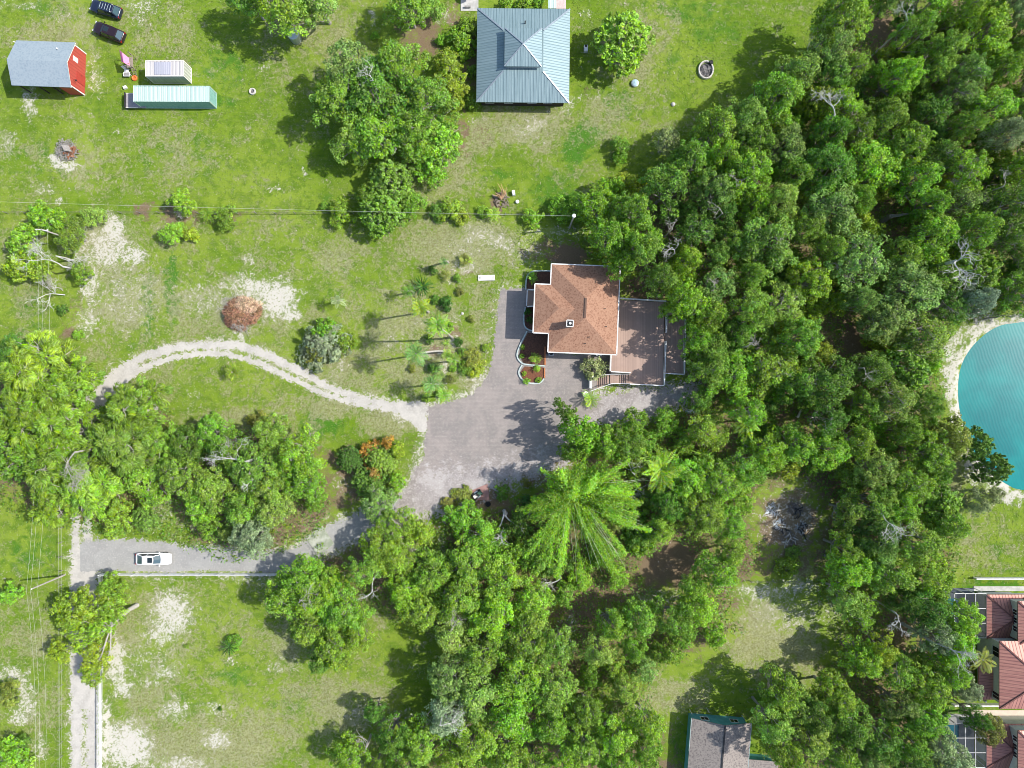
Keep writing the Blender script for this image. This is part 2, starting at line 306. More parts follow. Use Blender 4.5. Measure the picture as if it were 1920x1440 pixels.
dv = polyd(WX, WY, DRV); sa = np.maximum(sa, np.where(PYg > 700, .75, .45)*np.clip(1.5-np.abs(dv)/12, 0, 1)*(np.abs(PYg-700) > 0)); lk2 = polyd(WX, WY, LAKE); sa = np.maximum(sa, 1.3*np.clip(1.1-np.abs(lk2+5)/14, 0, 1))
gl = blobs(WX, WY, [(1300,1300,110,60,1),(1440,1260,90,90,1),(1500,1180,90,90,.85),(1130,1340,40,40,1),(770,1260,60,70,.9),(1350,1390,90,40,1),(1560,1120,60,50,.6),(300,1000,40,30,.5)]); li = li*(1-.85*np.clip(gl, 0, 1))
sa = sa*(1+.22*((PXg < 700) & (PYg > 1100))+.2*((PXg < 620) & (PYg > 415) & (PYg < 640))+.25*((PXg < 300) & (PYg < 400))); st = np.maximum(st, .22*((PXg < 720) & (PYg > 1090))); st = np.maximum(st, .2*((PXg < 960) & (PYg > 410) & (PYg < 760)))
cattr(gm, 'ga', np.stack([sa, st, li, lu], -1))
gt = NT('lawn_and_sand'); at = gt.new('ShaderNodeAttribute'); at.attribute_name = 'ga'; sep = gt.new('ShaderNodeSeparateColor'); gt.l(at.outputs['Color'], sep.inputs[0])
v = gt.coord(); vs = gt.coord(scale=(.22, 2.2, 1))
nb = gt.noise(v, .06, 3); nm = gt.noise(v, .55, 5, .6, .6); nf = gt.noise(v, 3.2, 6, .7, .8); nff = gt.noise(v, 11., 3, .7); ns = gt.noise(vs, 1.1, 4, .6)
nw = gt.noise(v, 1.5, 6, .72, 1.2); ng = gt.noise(v, .16, 4, .6, .5)
g = gt.mix(gt.mr(nb, .35, .65), (.125,.215,.012,1), (.20,.28,.03,1))
g = gt.mix(gt.math('MULTIPLY', gt.mr(nm, .40, .62), .8), g, (.085,.165,.012,1))
g = gt.mix(gt.math('MULTIPLY', gt.mr(ns, .45, .62), .3), g, (.20,.25,.05,1))
luf = gt.mr(gt.math('ADD', at.outputs['Alpha'], gt.math('MULTIPLY', gt.math('SUBTRACT', nm, .5), 1.2)), .3, .85)
g = gt.mix(gt.math('MULTIPLY', luf, .9), g, (.055,.165,.014,1))
# dry grass everywhere in small amounts, heavily where the lawn is worn
sto = gt.math('ADD', gt.math('ADD', sep.outputs[1], gt.math('MULTIPLY', gt.mr(ng, .38, .62), .34)), gt.math('ADD', gt.math('MULTIPLY', gt.math('SUBTRACT', nw, .5), 2.3), gt.math('MULTIPLY', gt.math('SUBTRACT', nm, .5), .8)))
stf = gt.mr(sto, .25, .75)
g = gt.mix(gt.math('MULTIPLY', stf, .72), g, gt.mix(gt.mr(nf, .40, .60), (.37,.35,.22,1), (.20,.18,.085,1)))
lif = gt.mr(gt.math('ADD', sep.outputs[2], gt.math('ADD', gt.math('MULTIPLY', gt.math('SUBTRACT', nf, .5), 1.4), gt.math('MULTIPLY', gt.math('SUBTRACT', nm, .5), 1.3))), .38, .85)
g = gt.mix(gt.math('MULTIPLY', lif, .9), g, gt.mix(gt.mr(nff, .35, .65), (.12,.07,.048,1), (.25,.17,.125,1)))
sao = gt.math('ADD', sep.outputs[0], gt.math('ADD', gt.math('MULTIPLY', gt.math('SUBTRACT', nw, .5), 3.4), gt.math('MULTIPLY', gt.math('SUBTRACT', nf, .5), 3.2)))
saf = gt.mr(sao, .5, 1.12); sa2 = gt.mr(sep.outputs[0], .15, .9)
g = gt.mix(gt.math('MULTIPLY', sa2, .35), g, (.30,.29,.19,1))
g = gt.mix(gt.math('MULTIPLY', saf, .9), g, gt.mix(gt.mr(nff, .35, .65), (.62,.585,.53,1), (.45,.42,.36,1)))
sp = gt.mr(nff, .64, .74); g = gt.mix(gt.math('MULTIPLY', sp, .6), g, (.42,.40,.24,1))
g = gt.mix(gt.math('MULTIPLY', gt.mr(nff, .44, .32), .6), g, (.055,.09,.012,1))
hgt = gt.math('ADD', gt.math('MULTIPLY', nff, .6), gt.math('MULTIPLY', nf, 1.)); gt.bump(hgt, .55, .16)
gm.materials.append(gt.fin(g, .95, .1))
go = bpy.data.objects.new('ground', gm); COL.objects.link(go); tag(go, kind='structure')

def sheet(name, mat, fn, x0, y0, x1, y1, z, cell=.14, ragged=4., seed=0):
    """a flat sheet with ragged edges: cells whose signed distance (px) fn>0"""
    a = P(x0, y1); b = P(x1, y0); xs = np.arange(a.x, b.x, cell); ys = np.arange(a.y, b.y, cell)
    X, Y = np.meshgrid(xs, ys); px = 960+X*FPX/CAMH; py = 720-Y*FPX/CAMH
    rg = ragged*(.5*fract(px+seed, py, 1.7)+.5*fract(px, py+seed, 4.1)) + ragged*.8*(np.random.RandomState(5+seed).rand(*px.shape)-.5)
    d = fn(px, py) + rg; keep = d > 0
    me = bpy.data.meshes.new(name); idx = -np.ones(X.shape, int); ii = np.argwhere(keep[:-1, :-1])
    need = np.zeros(X.shape, bool)
    for dy, dx in ((0,0),(0,1),(1,1),(1,0)): need[ii[:,0]+dy, ii[:,1]+dx] = True
    idx[need] = np.arange(need.sum()); f = np.stack([idx[ii[:,0]+dy, ii[:,1]+dx] for dy, dx in ((0,0),(0,1),(1,1),(1,0))], -1).astype(np.int32)
    me.vertices.add(int(need.sum())); me.vertices.foreach_set('co', np.stack([X[need], Y[need], np.full(need.sum(), z)], -1).astype(np.float32).ravel())
    me.loops.add(f.size); me.loops.foreach_set('vertex_index', f.ravel()); me.polygons.add(len(f)); me.polygons.foreach_set('loop_start', np.arange(0, f.size, 4, dtype=np.int32)); me.update(calc_edges=True)
    me.materials.append(mat); o = bpy.data.objects.new(name, me); COL.objects.link(o); tag(o, kind='structure'); return o
def roadmat(name, c1, c2, c3, line=None):
    t = NT(name); v = t.coord(); a = t.noise(v, .35, 6, .68, .8); b = t.noise(v, 3.5, 6, .7); c = t.noise(v, 14, 3, .7)
    k = t.mix(t.mr(a, .35, .65), c1, c2); k = t.mix(t.math('MULTIPLY', t.mr(b, .5, .62), .6), k, c3)
    k = t.mix(t.math('MULTIPLY', t.mr(c, .42, .58), .4), k, tuple(x*.7 for x in c1[:3])+(1,))
    if line:
        w = t.new('ShaderNodeTexBrick'); w.inputs['Scale'].default_value = line; w.inputs['Mortar Size'].default_value = .035; t.l(v, w.inputs['Vector'])
        w.inputs['Color1'].default_value = (1,1,1,1); w.inputs['Color2'].default_value = (.84,.84,.86,1); w.inputs['Mortar'].default_value = (.68,.68,.66,1)
        k = t.mix(.5, k, w.outputs['Color'], 'MULTIPLY')
    t.bump(b, .3, .05); return t.fin(k, .95, .15)
M['sandroad'] = roadmat('sand_track', (.49,.46,.41,1), (.37,.35,.31,1), (.58,.55,.49,1))
M['gravel'] = roadmat('grey_gravel', (.34,.335,.315,1), (.28,.275,.26,1), (.45,.43,.39,1))
M['paver'] = roadmat('paver_drive', (.33,.29,.265,1), (.245,.225,.21,1), (.42,.38,.34,1), 1.2)
c1l = smooth_line([(192,735),(212,706),(250,678),(310,657),(380,648),(440,648),(500,666),(560,696),(620,728),(680,748),(740,762),(800,768)])
c2l = smooth_line([(205,745),(232,715),(275,688),(330,670),(390,663),(440,668),(490,684),(545,710),(600,736),(660,754),(730,768),(800,776)])
def f_loop(px, py):
    a = 7.5-lined(px, py, c1l)-1.5*np.clip((px-560)/60, 0, 1)+4*np.clip((px-700)/50, 0, 1); b = 5.5-lined(px, py, c2l)
    c = np.where(px < 260, 15-lined(px, py, smooth_line([(170,775),(188,742),(210,716),(245,690)])), -9)
    d = polyd(px, py, [(735,752),(800,752),(805,800),(795,830),(775,800),(750,782)])
    return np.maximum(np.maximum(np.maximum(a, b), c), d-2)
sheet('sand_track', M['sandroad'], f_loop, 150, 620, 805, 810, .006, ragged=4.5, cell=.09)
def f_lane(px, py):
    up = np.where(py < 1060, np.maximum(6.5-np.abs(px-142), 6.5-np.abs(px-163)), -9)
    lo = np.where(py >= 1030, 25-np.abs(px-157), -9); med = np.where((py > 1330), np.abs(px-157)-4, 99)
    return np.minimum(np.maximum(up, lo), med)
sheet('sand_lane', M['sandroad'], f_lane, 100, 740, 200, 1560, .008, ragged=6, seed=3)
DR2 = smooth_line([(160,1048),(220,1042),(300,1050),(400,1050),(500,1058),(560,1050),(610,1015),(680,985),(740,960),(790,925)])
def f_drive2(px, py): return np.where(px < 330, 32, 24)-lined(px, py, DR2)-np.where(py > 1072, 9, 0)
sheet('gravel_drive', M['gravel'], f_drive2, 150, 900, 830, 1110, .011, ragged=7, seed=9)
sheet('driveway', M['paver'], lambda px, py: polyd(px, py, DRV), 735, 530, 1160, 980, .014, cell=.1, ragged=4., seed=2)
YARD = [(1100,742),(1180,730),(1250,728),(1312,712),(1325,740),(1290,765),(1235,780),(1190,808),(1150,800),(1085,792)]
M['worn'] = roadmat('worn_gravel', (.40,.37,.35,1), (.25,.22,.21,1), (.55,.52,.49,1))
sheet('gravel_yard', M['worn'], lambda px, py: polyd(px, py, YARD), 1070, 690, 1345, 830, .010, cell=.12, ragged=16, seed=4)
sheet('worn_verge', M['worn'], lambda px, py: polyd(px, py, [(1062,830),(1000,852),(950,868),(905,872),(850,880),(800,880),(775,900),(752,950),(765,975),(800,975),(870,955),(930,915),(1000,900),(1060,870)]), 730, 800, 1090, 1000, .018, cell=.1, ragged=30, seed=7)
# lake
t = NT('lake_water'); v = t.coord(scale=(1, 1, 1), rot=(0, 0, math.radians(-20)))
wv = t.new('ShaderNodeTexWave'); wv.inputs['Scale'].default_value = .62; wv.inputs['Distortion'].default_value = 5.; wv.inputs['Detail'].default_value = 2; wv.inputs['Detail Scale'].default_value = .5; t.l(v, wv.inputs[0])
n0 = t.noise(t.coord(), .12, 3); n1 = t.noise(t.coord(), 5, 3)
k = t.mix(t.mr(n0, .35, .65), (.0,.135,.145,1), (.0,.20,.195,1)); k = t.mix(t.math('MULTIPLY', t.mr(wv.outputs['Fac'], .5, 1.), .14), k, (.0,.23,.23,1))  # paler wave bands: ripple glints painted into the water colour
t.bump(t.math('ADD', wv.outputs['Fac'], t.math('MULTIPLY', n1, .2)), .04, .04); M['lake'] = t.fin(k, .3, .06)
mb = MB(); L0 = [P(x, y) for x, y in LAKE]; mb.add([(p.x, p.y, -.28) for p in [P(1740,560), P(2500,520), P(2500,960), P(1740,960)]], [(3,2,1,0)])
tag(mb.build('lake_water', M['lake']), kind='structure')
# ------------------------------------------------------------------ roof materials
def shingle(name, c1, c2, c3):
    t = NT(name); v = t.coord(); n = t.noise(v, 5., 5, .75); n2 = t.noise(v, .5, 3); vo = t.new('ShaderNodeTexVoronoi'); vo.inputs['Scale'].default_value = 3.2; t.l(v, vo.inputs['Vector'])
    k = t.mix(t.mr(n, .38, .62), c1, c2); k = t.mix(t.math('MULTIPLY', t.mr(vo.outputs['Distance'], .25, .6), .5), k, c3)
    k = t.mix(t.math('MULTIPLY', t.mr(n2, .4, .65), .25), k, c3); t.bump(n, .3, .03); return t.fin(k, .9, .15)
M['brownshingle'] = shingle('brown_shingles', (.29,.155,.10,1), (.19,.095,.062,1), (.40,.24,.16,1))
M['blueshingle'] = shingle('blue_grey_shingles', (.24,.30,.34,1), (.2,.25,.29,1), (.3,.35,.38,1))
M['greyshingle'] = shingle('grey_shingles', (.225,.195,.175,1), (.12,.105,.10,1), (.33,.29,.255,1))
def ribbed(name, axis, c1, c2, cl, step, stain=.3):
    t = NT(name); v = t.coord(); sp = t.new('ShaderNodeSeparateXYZ'); t.l(v, sp.inputs[0])
    fr = t.math('FRACT', t.math('MULTIPLY', sp.outputs[axis], 1/step)); e = t.mr(t.math('ABSOLUTE', t.math('SUBTRACT', fr, .5)), .36, .46)
    sv = (6, .25, 1) if axis == 0 else (.25, 6, 1); n = t.noise(t.coord(scale=sv), .6, 4, .7)
    k = t.mix(t.mr(n, .35, .7), c1, c2); k = t.mix(t.math('MULTIPLY', e, .6), k, cl); t.bump(e, .6, .05); return t.fin(k, .5, .4, .25)
for ax in (0, 1):
    M['seam%d' % ax] = ribbed('standing_seam_%s' % 'xy'[ax], ax, (.235,.32,.34,1), (.17,.25,.27,1), (.10,.16,.18,1), .42)
    M['tile%d' % ax] = ribbed('clay_tile_%s' % 'xy'[ax], ax, (.46,.22,.17,1), (.33,.14,.115,1), (.12,.055,.05,1), .5)
M['controof'] = ribbed('pale_green_corrugated', 0, (.52,.66,.58,1), (.46,.59,.52,1), (.38,.50,.45,1), .6)
M['contwhite'] = ribbed('white_corrugated', 0, (.58,.55,.52,1), (.52,.49,.46,1), (.46,.43,.41,1), .6)
M['contwall'] = ribbed('white_ribbed_wall', 0, (.6,.6,.56,1), (.5,.5,.47,1), (.35,.36,.34,1), .3)
M['greywhite'] = simple('grey_patch_paint', (.42,.42,.46,1), (.36,.36,.4,1), 3, .7)
M['redwall'] = ribbed('red_board_siding', 1, (.52,.09,.075,1), (.44,.075,.06,1), (.3,.05,.04,1), .5)
def deckmat(name, axis, c1, c2):
    t = NT(name); v = t.coord(); sp = t.new('ShaderNodeSeparateXYZ'); t.l(v, sp.inputs[0]); fr = t.math('FRACT', t.math('MULTIPLY', sp.outputs[axis], 1/.15))
    fl = t.math('FLOOR', t.math('MULTIPLY', sp.outputs[axis], 1/.15)); wn_ = t.new('ShaderNodeTexWhiteNoise', noise_dimensions='1D'); t.l(fl, wn_.inputs['W'])
    e = t.mr(t.math('ABSOLUTE', t.math('SUBTRACT', fr, .5)), .42, .48); k = t.mix(wn_.outputs['Value'], c1, c2)
    n = t.noise(v, .8, 5, .6); k = t.mix(t.math('MULTIPLY', t.mr(n, .45, .7), .3), k, tuple(x*.75 for x in c1[:3])+(1,))
    k = t.mix(t.math('MULTIPLY', e, .5), k, (.06,.04,.035,1)); t.bump(e, .3, .02); return t.fin(k, .8, .2)
M['deck'] = deckmat('tan_deck_boards', 0, (.40,.285,.23,1), (.33,.235,.19,1))

t = NT('screen_cloth'); t.fin((.05,.055,.06,1), .7, .1); tr = t.new('ShaderNodeBsdfTransparent'); mx = t.new('ShaderNodeMixShader'); mx.inputs[0].default_value = .5; t.l(t.b.outputs[0], mx.inputs[1]); t.l(tr.outputs[0], mx.inputs[2]); t.l(mx.outputs[0], t.n['Material Output'].inputs[0]); M['mesh'] = t.m
M['poolwater'] = simple('dim_pool_water', (.03,.14,.19,1), (.04,.18,.23,1), 1., .2, .3)
def hip(mb, cx, cy, w, d, z, pitch, run=None, mi=(0, 1), th=.16):
    """hip roof with eaves at z; slopes facing x use material mi[1], slopes facing y use mi[0]"""
    r = min(w, d)/2 if run is None else run; h = r*pitch; x0, x1, y0, y1 = cx-w/2, cx+w/2, cy-d/2, cy+d/2
    A = [(x0,y0,z),(x1,y0,z),(x1,y1,z),(x0,y1,z)]; B = [(x0+r,y0+r,z+h),(x1-r,y0+r,z+h),(x1-r,y1-r,z+h),(x0+r,y1-r,z+h)]
    mb.mi = mi[0]; mb.add([A[0],A[1],B[1],B[0]], [(0,1,2,3)]); mb.add([A[2],A[3],B[3],B[2]], [(0,1,2,3)])
    mb.mi = mi[1]; mb.add([A[1],A[2],B[2],B[1]], [(0,1,2,3)]); mb.add([A[3],A[0],B[0],B[3]], [(0,1,2,3)])
    if abs(w-d) > 1e-6 and run is None: pass
    elif run is not None and run < min(w, d)/2: mb.mi = mi[0]; mb.add(B, [(0,1,2,3)])
    mb.mi = mi[0]; mb.add([(x,y,zz-th) for x,y,zz in A], [(3,2,1,0)])
    lo = [(x,y,zz-th) for x,y,zz in A]; mb.add(lo+A, [(i,(i+1)%4,4+(i+1)%4,4+i) for i in range(4)])
    return h
def fascia(mb, pts, z, w=.14, h=.2, close=True):
    n = len(pts)
    for i in range(n if close else n-1):
        a = Vector((*pts[i], z)); b = Vector((*pts[(i+1)%n], z)); mb.beam(a, b, w, h)
def window(mbroot, name, c, w, h, face, parent, frame=M['white'], glass=None):
    """a window on a wall; face = 'x+','x-','y+','y-'; a frame part with a glass pane sub-part"""
    f = MB(); g = MB(); s = 1 if face[1] == '+' else -1; c = Vector(c); t_ = .07
    def bx(m, du, dv, sw, sh, dep, off):
        if face[0] == 'y': m.box(c+Vector((du, s*off, dv)), (sw, dep, sh))
        else: m.box(c+Vector((s*off, du, dv)), (dep, sw, sh))
    for sv in (-1, 1):
        bx(f, 0, sv*(h/2-t_/2), w, t_, .08, .03); bx(f, sv*(w/2-t_/2), 0, t_, h-2*t_, .08, .03)
    bx(f, 0, 0, .05, h-2*t_, .05, .035); bx(g, 0, 0, w-2*t_, h-2*t_, .03, .0)
    fo_ = f.build('window', frame, parent, local=True); g.build('pane', glass or M['winglass'], fo_, local=True); return fo_

# ------------------------------------------------------------------ brown shingle house
ZE = 4.4; c0 = P(1095, 580, ZE); HX, HY = c0.x, c0.y; HR = math.radians(-2.3)
house = thing('shingle_house', 'white trimmed house with brown shingle hip roof and small chimney beside the wooden deck', 'house', (HX, HY, 0), HR)
mb = MB(); hip(mb, 0, 0, 10.6, 13.6, ZE, .40, mi=(0, 0)); roof = mb.build('roof', M['brownshingle'], house, local=True)
mb = MB(); hip(mb, -1.85, -.15, 11.7, 7.55, ZE+.004, .40, mi=(0, 0)); mb.build('wing_roof', M['brownshingle'], house, local=True)
mb = MB()
ol = [(-5.3,-6.8),(5.3,-6.8),(5.3,6.8),(-5.3,6.8),(-5.3,3.62),(-7.7,3.62),(-7.7,-3.92),(-5.3,-3.92)]
fascia(mb, ol, ZE-.06, .16, .24); mb.build('fascia', M['white'], house, local=True)
mb = MB(); mb.prism([(-4.8,-6.3),(4.8,-6.3),(4.8,6.3),(-4.8,6.3)], 0, ZE-.17); mb.prism([(-7.2,-3.4),(-4.8,-3.4),(-4.8,3.1),(-7.2,3.1)], 0, ZE-.175); mb.build('wall', M['offwhite'], house, local=True)
for x in (-3, -.5, 2.2): window(None, 'window', (x, -6.3, 2.3), 1.3, 1.4, 'y-', house)
for y in (-2, 1.5): window(None, 'window', (-7.2, y, 2.3), 1.2, 1.4, 'x-', house)
for y in (-5, 4.5): window(None, 'window', (4.8, y, 2.6), 1.2, 1.4, 'x+', house)
mb = MB(); mb.box((-2.3, -2.5, 6.0), (.95,.95,2.2)); ch = mb.build('chimney', M['offwhite'], house, local=True)
mb = MB(); mb.box((-2.3,-2.5,7.13), (.84,.84,.06)); mb.build('flue_top', M['black'], ch, local=True)
mb = MB(); fascia(mb, [(-2.78,-2.98),(-1.82,-2.98),(-1.82,-2.02),(-2.78,-2.02)], 7.15, .12, .12); mb.build('chimney_cap', M['white'], ch, local=True)
mb = MB(); mb.lathe((-2.3,-2.5,7.17), [(.2,0),(.2,.28),(.14,.36)], 14); mb.build('flue_pipe', M['white'], ch, local=True)
for x, y in ((.35,-5.3),(.9,-4.3),(3.1,.1),(3.4,-2.6)):
    zz = ZE + .40*min(5.3-abs(x), 6.8-abs(y)); mb = MB(); mb.tube([(x,y,zz-.1),(x,y,zz+.32)], .07, 8); mb.build('roof_vent', M['black'], house, local=True)
for a, b in (((0,1.5,6.54),(0,-1.5,6.54)),):
    mb = MB(); mb.beam(a, b, .28, .07); mb.build('ridge_vent', simple('dark_ridge', (.15,.09,.065,1)), house, local=True)

# deck, world coordinates
ZD = 1.7
def D(x, y, z=ZD): p = P(x, y, ZD); return Vector((p.x, p.y, z))
dk = thing('wooden_deck', 'large raised tan board deck with white railings and stairs, right of the brown roofed house', 'deck', (D(1200,640).x, D(1200,640).y, 0))
mb = MB(); mb.prism([D(1158,562)[:2], D(1246,567)[:2], D(1243,722)[:2], D(1178,719)[:2], D(1179,700)[:2], D(1143,698)[:2], D(1146,655)[:2], D(1154,655)[:2]], ZD-.2, ZD); mb.build('floor', M['deck'], dk)
mb = MB(); mb.prism([D(1247.6,568)[:2], D(1284,570)[:2], D(1281,701)[:2], D(1245,700)[:2]], ZD-.42, ZD-.22); mb.build('lower_floor', M['deck'], dk)
def railing(pts, z0, parent, name='railing', h=1.05, top=.15, gap=.14):
    t_ = MB(); b_ = MB()
    for a, b in zip(pts, pts[1:]):
        a = Vector(a); b = Vector(b); L = (b-a).length; t_.beam(a+Vector((0,0,h)), b+Vector((0,0,h)), top, .06); t_.beam(a+Vector((0,0,.12)), b+Vector((0,0,.12)), .06, .06)
        n = max(1, int(L/gap))
        for i in range(1, n): p = a.lerp(b, i/n); b_.beam(p+Vector((0,0,.12)), p+Vector((0,0,h)), .03, .03)
        for p in (a, b): t_.beam(p, p+Vector((0,0,h+.08)), .11, .11)
        m = int(L/1.9)
        for i in range(1, m): p = a.lerp(b, i/m); t_.beam(p, p+Vector((0,0,h+.02)), .09, .09)
    r = t_.build(name, M['white'], parent); b_.build('balusters', M['offwhite'], r); return r
def DP(*l): return [D(x, y) for x, y in l]
def Dl(x, y): return D(x, y, ZD-.22)
railing(DP((1161,560.5),(1246,566)), ZD, dk)
railing(DP((1248,568),(1247,624)), ZD, dk, 'railing'); railing(DP((1246,641),(1243,723)), ZD, dk)
railing([Dl(1284,570),Dl(1281,702),Dl(1246,700.5)], ZD, dk)
railing(DP((1144,664),(1143,697),(1180,699)), ZD, dk)
railing(DP((1243,723),(1179,720)), ZD, dk)
# stairs: flight, landing, flight towards the drive
st_ = MB(); rs = .17; zz = ZD; x = 1178.
for i in range(4): st_.box((D(x-2,710).x, D(x,710).y, zz-rs*(i+1)+.13/2), (.30, 1.55, .05)); x -= 3.4
zl = ZD-4*rs-.03; xl = x
st_.box((D(1155,710).x-.1, D(1155,710).y, zl), (1.5, 1.55, .08)); xx = D(1155,710).x-.9
for i in range(6): st_.box((xx-.22-.3*i, D(1155,710).y-.06*i, zl-rs*(i+1)*.95+.05), (.28, 1.55+.14*i, .05))
st_.build('stairs', M['deck'], dk)
ls = MB()
for sy in (701.5, 719.5):
    a = D(1178, sy); m1 = D(1163, sy, zl); m2 = D(1146, sy, zl); b = D(1108, sy+(4 if sy < 710 else 14), .05)
    for q, r_ in ((a, m1), (m1, m2), (m2, b)):
        ls.beam(q+Vector((0,0,1)), r_+Vector((0,0,1)), .1, .07)
        for i in range(9): p = q.lerp(r_, i/8.); ls.beam(p, p+Vector((0,0,.98)), .03, .03)
ls.build('stair_rail', M['white'], dk)
for px_ in (1150,1180,1212,1243):
    for py_ in (566,605,645,690,719):
        if px_ < 1170 and py_ > 690: continue
        p = D(px_-2 if px_ > 1240 else px_+3, py_); mb = MB(); mb.beam((p.x,p.y,0), (p.x,p.y,ZD-.21), .14, .14); mb.build('support_post', M['wood'], dk)
# front porch stub and newel posts
pr = thing('porch', 'small brown porch with white railings on the left side of the shingle house', 'porch', P(993,560,1))
mb = MB(); a = P(987,545,1.2); b = P(1001,575,1.2); mb.box(((a.x+b.x)/2+.1,(a.y+b.y)/2,.9), (b.x-a.x+.2, a.y-b.y, .14)); mb.build('floor', M['deck'], pr)
railing([P(1001,544.5,1.0),P(988.5,544,1.0),P(987,576,1.0),P(1000,575,1.0)], 1., pr, h=.95)
mb = MB(); mb.box((P(993,560,.4).x, P(993,560,.4).y, .4), (.9, 2.2, .8)); mb.build('base', M['offwhite'], pr)
g_ = thing('entrance_wall', 'narrow white wall with pillar beside the stairs of the deck', 'wall', P(1108,715))
mb = MB(); p = P(1107,716,.6); mb.box((p.x,p.y,.6), (.42,2.1,1.2), top=(.9,.98)); mb.build('wall_panel', M['white'], g_)
mb = MB(); p = P(1107,703,.8); mb.box((p.x,p.y,.75), (.6,.6,1.5)); mb.box((p.x,p.y,1.54), (.8,.8,.09), top=(.8,.8)); mb.build('pillar', M['white'], g_)
mb = MB(); p = P(1097,739); mb.lathe((p.x,p.y,0), [(.3,0),(.34,.1),(.2,.25),(.24,.5),(.42,.75),(.46,.85),(.38,.88),(.3,.8)], 18); tag(mb.build('planter_urn', M['white'], loc=(p.x,p.y,0)), 'round white urn at the foot of the deck stairs', 'urn')
for (x, y, lb) in ((1033,662,'grey air conditioner under the lower left eave of the shingle house'), (1122,663,'grey air conditioner under the lower right eave of the shingle house')):
    p = P(x, y); a = thing('air_conditioner', lb, 'air conditioner', p); mb = MB(); mb.box((p.x,p.y,.45), (.85,.85,.9)); mb.build('casing', M['steel'], a)
    mb = MB(); mb.lathe((p.x,p.y,.9), [(.36,0),(.36,.05),(.3,.06),(.06,.06)], 18); mb.build('fan_grille', M['black'], a)

# garden beds round the house
def bed(name, label, poly, curb, cm, m, group='curved mulch beds beside the shingle house'):
    c = P(*poly[0]); o = thing(name, label, 'garden bed', (c.x, c.y, 0), group=group)
    mb = MB(); mb.prism([P(*q)[:2] for q in poly], .015, .11); mb.build('mulch', m, o)
    for pts, mt in curb:
        mb = MB(); pts = [P(*q, .12) for q in smooth_line(pts, 5)]
        for a, b in zip(pts, pts[1:]): mb.beam(a, b, .2, .22)
        mb.build('curb' if mt is M['curb'] else 'brick_edge', mt, o)
    return o
bed('garden_bed', 'narrow dark mulch bed with a green palmetto at the upper left corner of the house', [(1033,510),(1000,510),(989,520),(987,543),(1033,543)], [([(1032,508),(1001,508.5),(989,517),(986,532),(986,543)], M['curb'])], 0, M['dirt'])
bed('garden_bed', 'shaded green bed curving below the small porch', [(1003,576),(984,576),(981,600),(986,614),(1003,621)], [([(985,576),(982,595),(984,612),(993,619),(1003,620.5)], M['curb'])], 0, M['dirt'])
bed('garden_bed', 'wide dark mulch bed with white curb at the lower left corner of the house', [(1027,628),(990,624),(979,645),(974,665),(982,681),(1021,685),(1021,663),(1027,663)], [([(988,621),(977,643),(970,661),(971,672),(979,681),(992,684),(1021,686)], M['curb']), ([(1022,650),(1022,684)], M['brick'])], 0, M['dirt'])
bed('garden_bed', 'red brown mulch bed with orange brick edge, lowest of the beds by the drive', [(1019,689),(984,687),(976,698),(980,709),(992,716),(1012,716),(1019,708)], [([(979,684),(973,696),(975,706),(983,714),(996,719),(1012,718),(1020,710)], M['curb']), ([(1021,690),(1021,709)], M['brick'])], 0, M['mulch'])

# ------------------------------------------------------------------ metal roofed house
ZS = 3.0; c0 = P(981, 104, ZS); K = pm(ZS)
mh = thing('metal_roof_house', 'dark walled house with pale blue standing seam metal roof and raised square top', 'house', (c0.x, c0.y, 0), math.radians(-.6))
w, d = 174/K, 176/K; pit = .36; run = 50/K
mb = MB(); h1 = hip(mb, 0, 0, w, d, ZS, pit, run=run); 
mb.build('roof', [M['seam0'], M['seam1']], mh, local=True)
zt = ZS+h1+.9; K2 = pm(zt); c1 = P(981, 88.5, zt)-Vector((c0.x, c0.y, 0)); w2 = 70/K2; d2 = 72/K2
mb = MB(); mb.box((c1.x, c1.y, (ZS+h1+zt)/2-.2), (w2-.5, d2-.5, zt-ZS-h1+.2)); mb.build('upper_wall', M['offwhite'], mh, local=True)
mb = MB(); hip(mb, c1.x, c1.y, w2, d2, zt, .36); mb.build('upper_roof', [M['seam0'], M['seam1']], mh, local=True)
mb = MB(); mb.box((0, 0, ZS/2-.08), (w-1.4, d-1.4, ZS-.17)); mb.build('wall', M['darkbrown'], mh, local=True)
mb = MB(); h = w/2; k_ = d/2
for sx in (-1, 1):
    for sy in (-1, 1): mb.beam((sx*h, sy*k_, ZS+.04), (sx*(h-run), sy*(k_-run), ZS+h1+.04), .22, .06)
mt_ = zt+w2/2*.36
for sx in (-1, 1):
    for sy in (-1, 1): mb.beam((c1.x+sx*w2/2, c1.y+sy*d2/2, zt+.04), (c1.x, c1.y, mt_+.05), .18, .06)
mb.build('hip_cap', M['steel'], mh, local=True)
for x in (-5.2, -2.2, 1.5, 4.): window(None, 'window', (x, -(d-1.4)/2, 1.6), 1.4, 1.2, 'y-', mh)
mb = MB(); q = P(984, 43, ZS+1.2)-c0; mb.tube([(q.x,q.y,ZS+.8),(q.x,q.y,ZS+1.75)], .1, 8); mb.build('roof_vent', M['black'], mh, local=True)
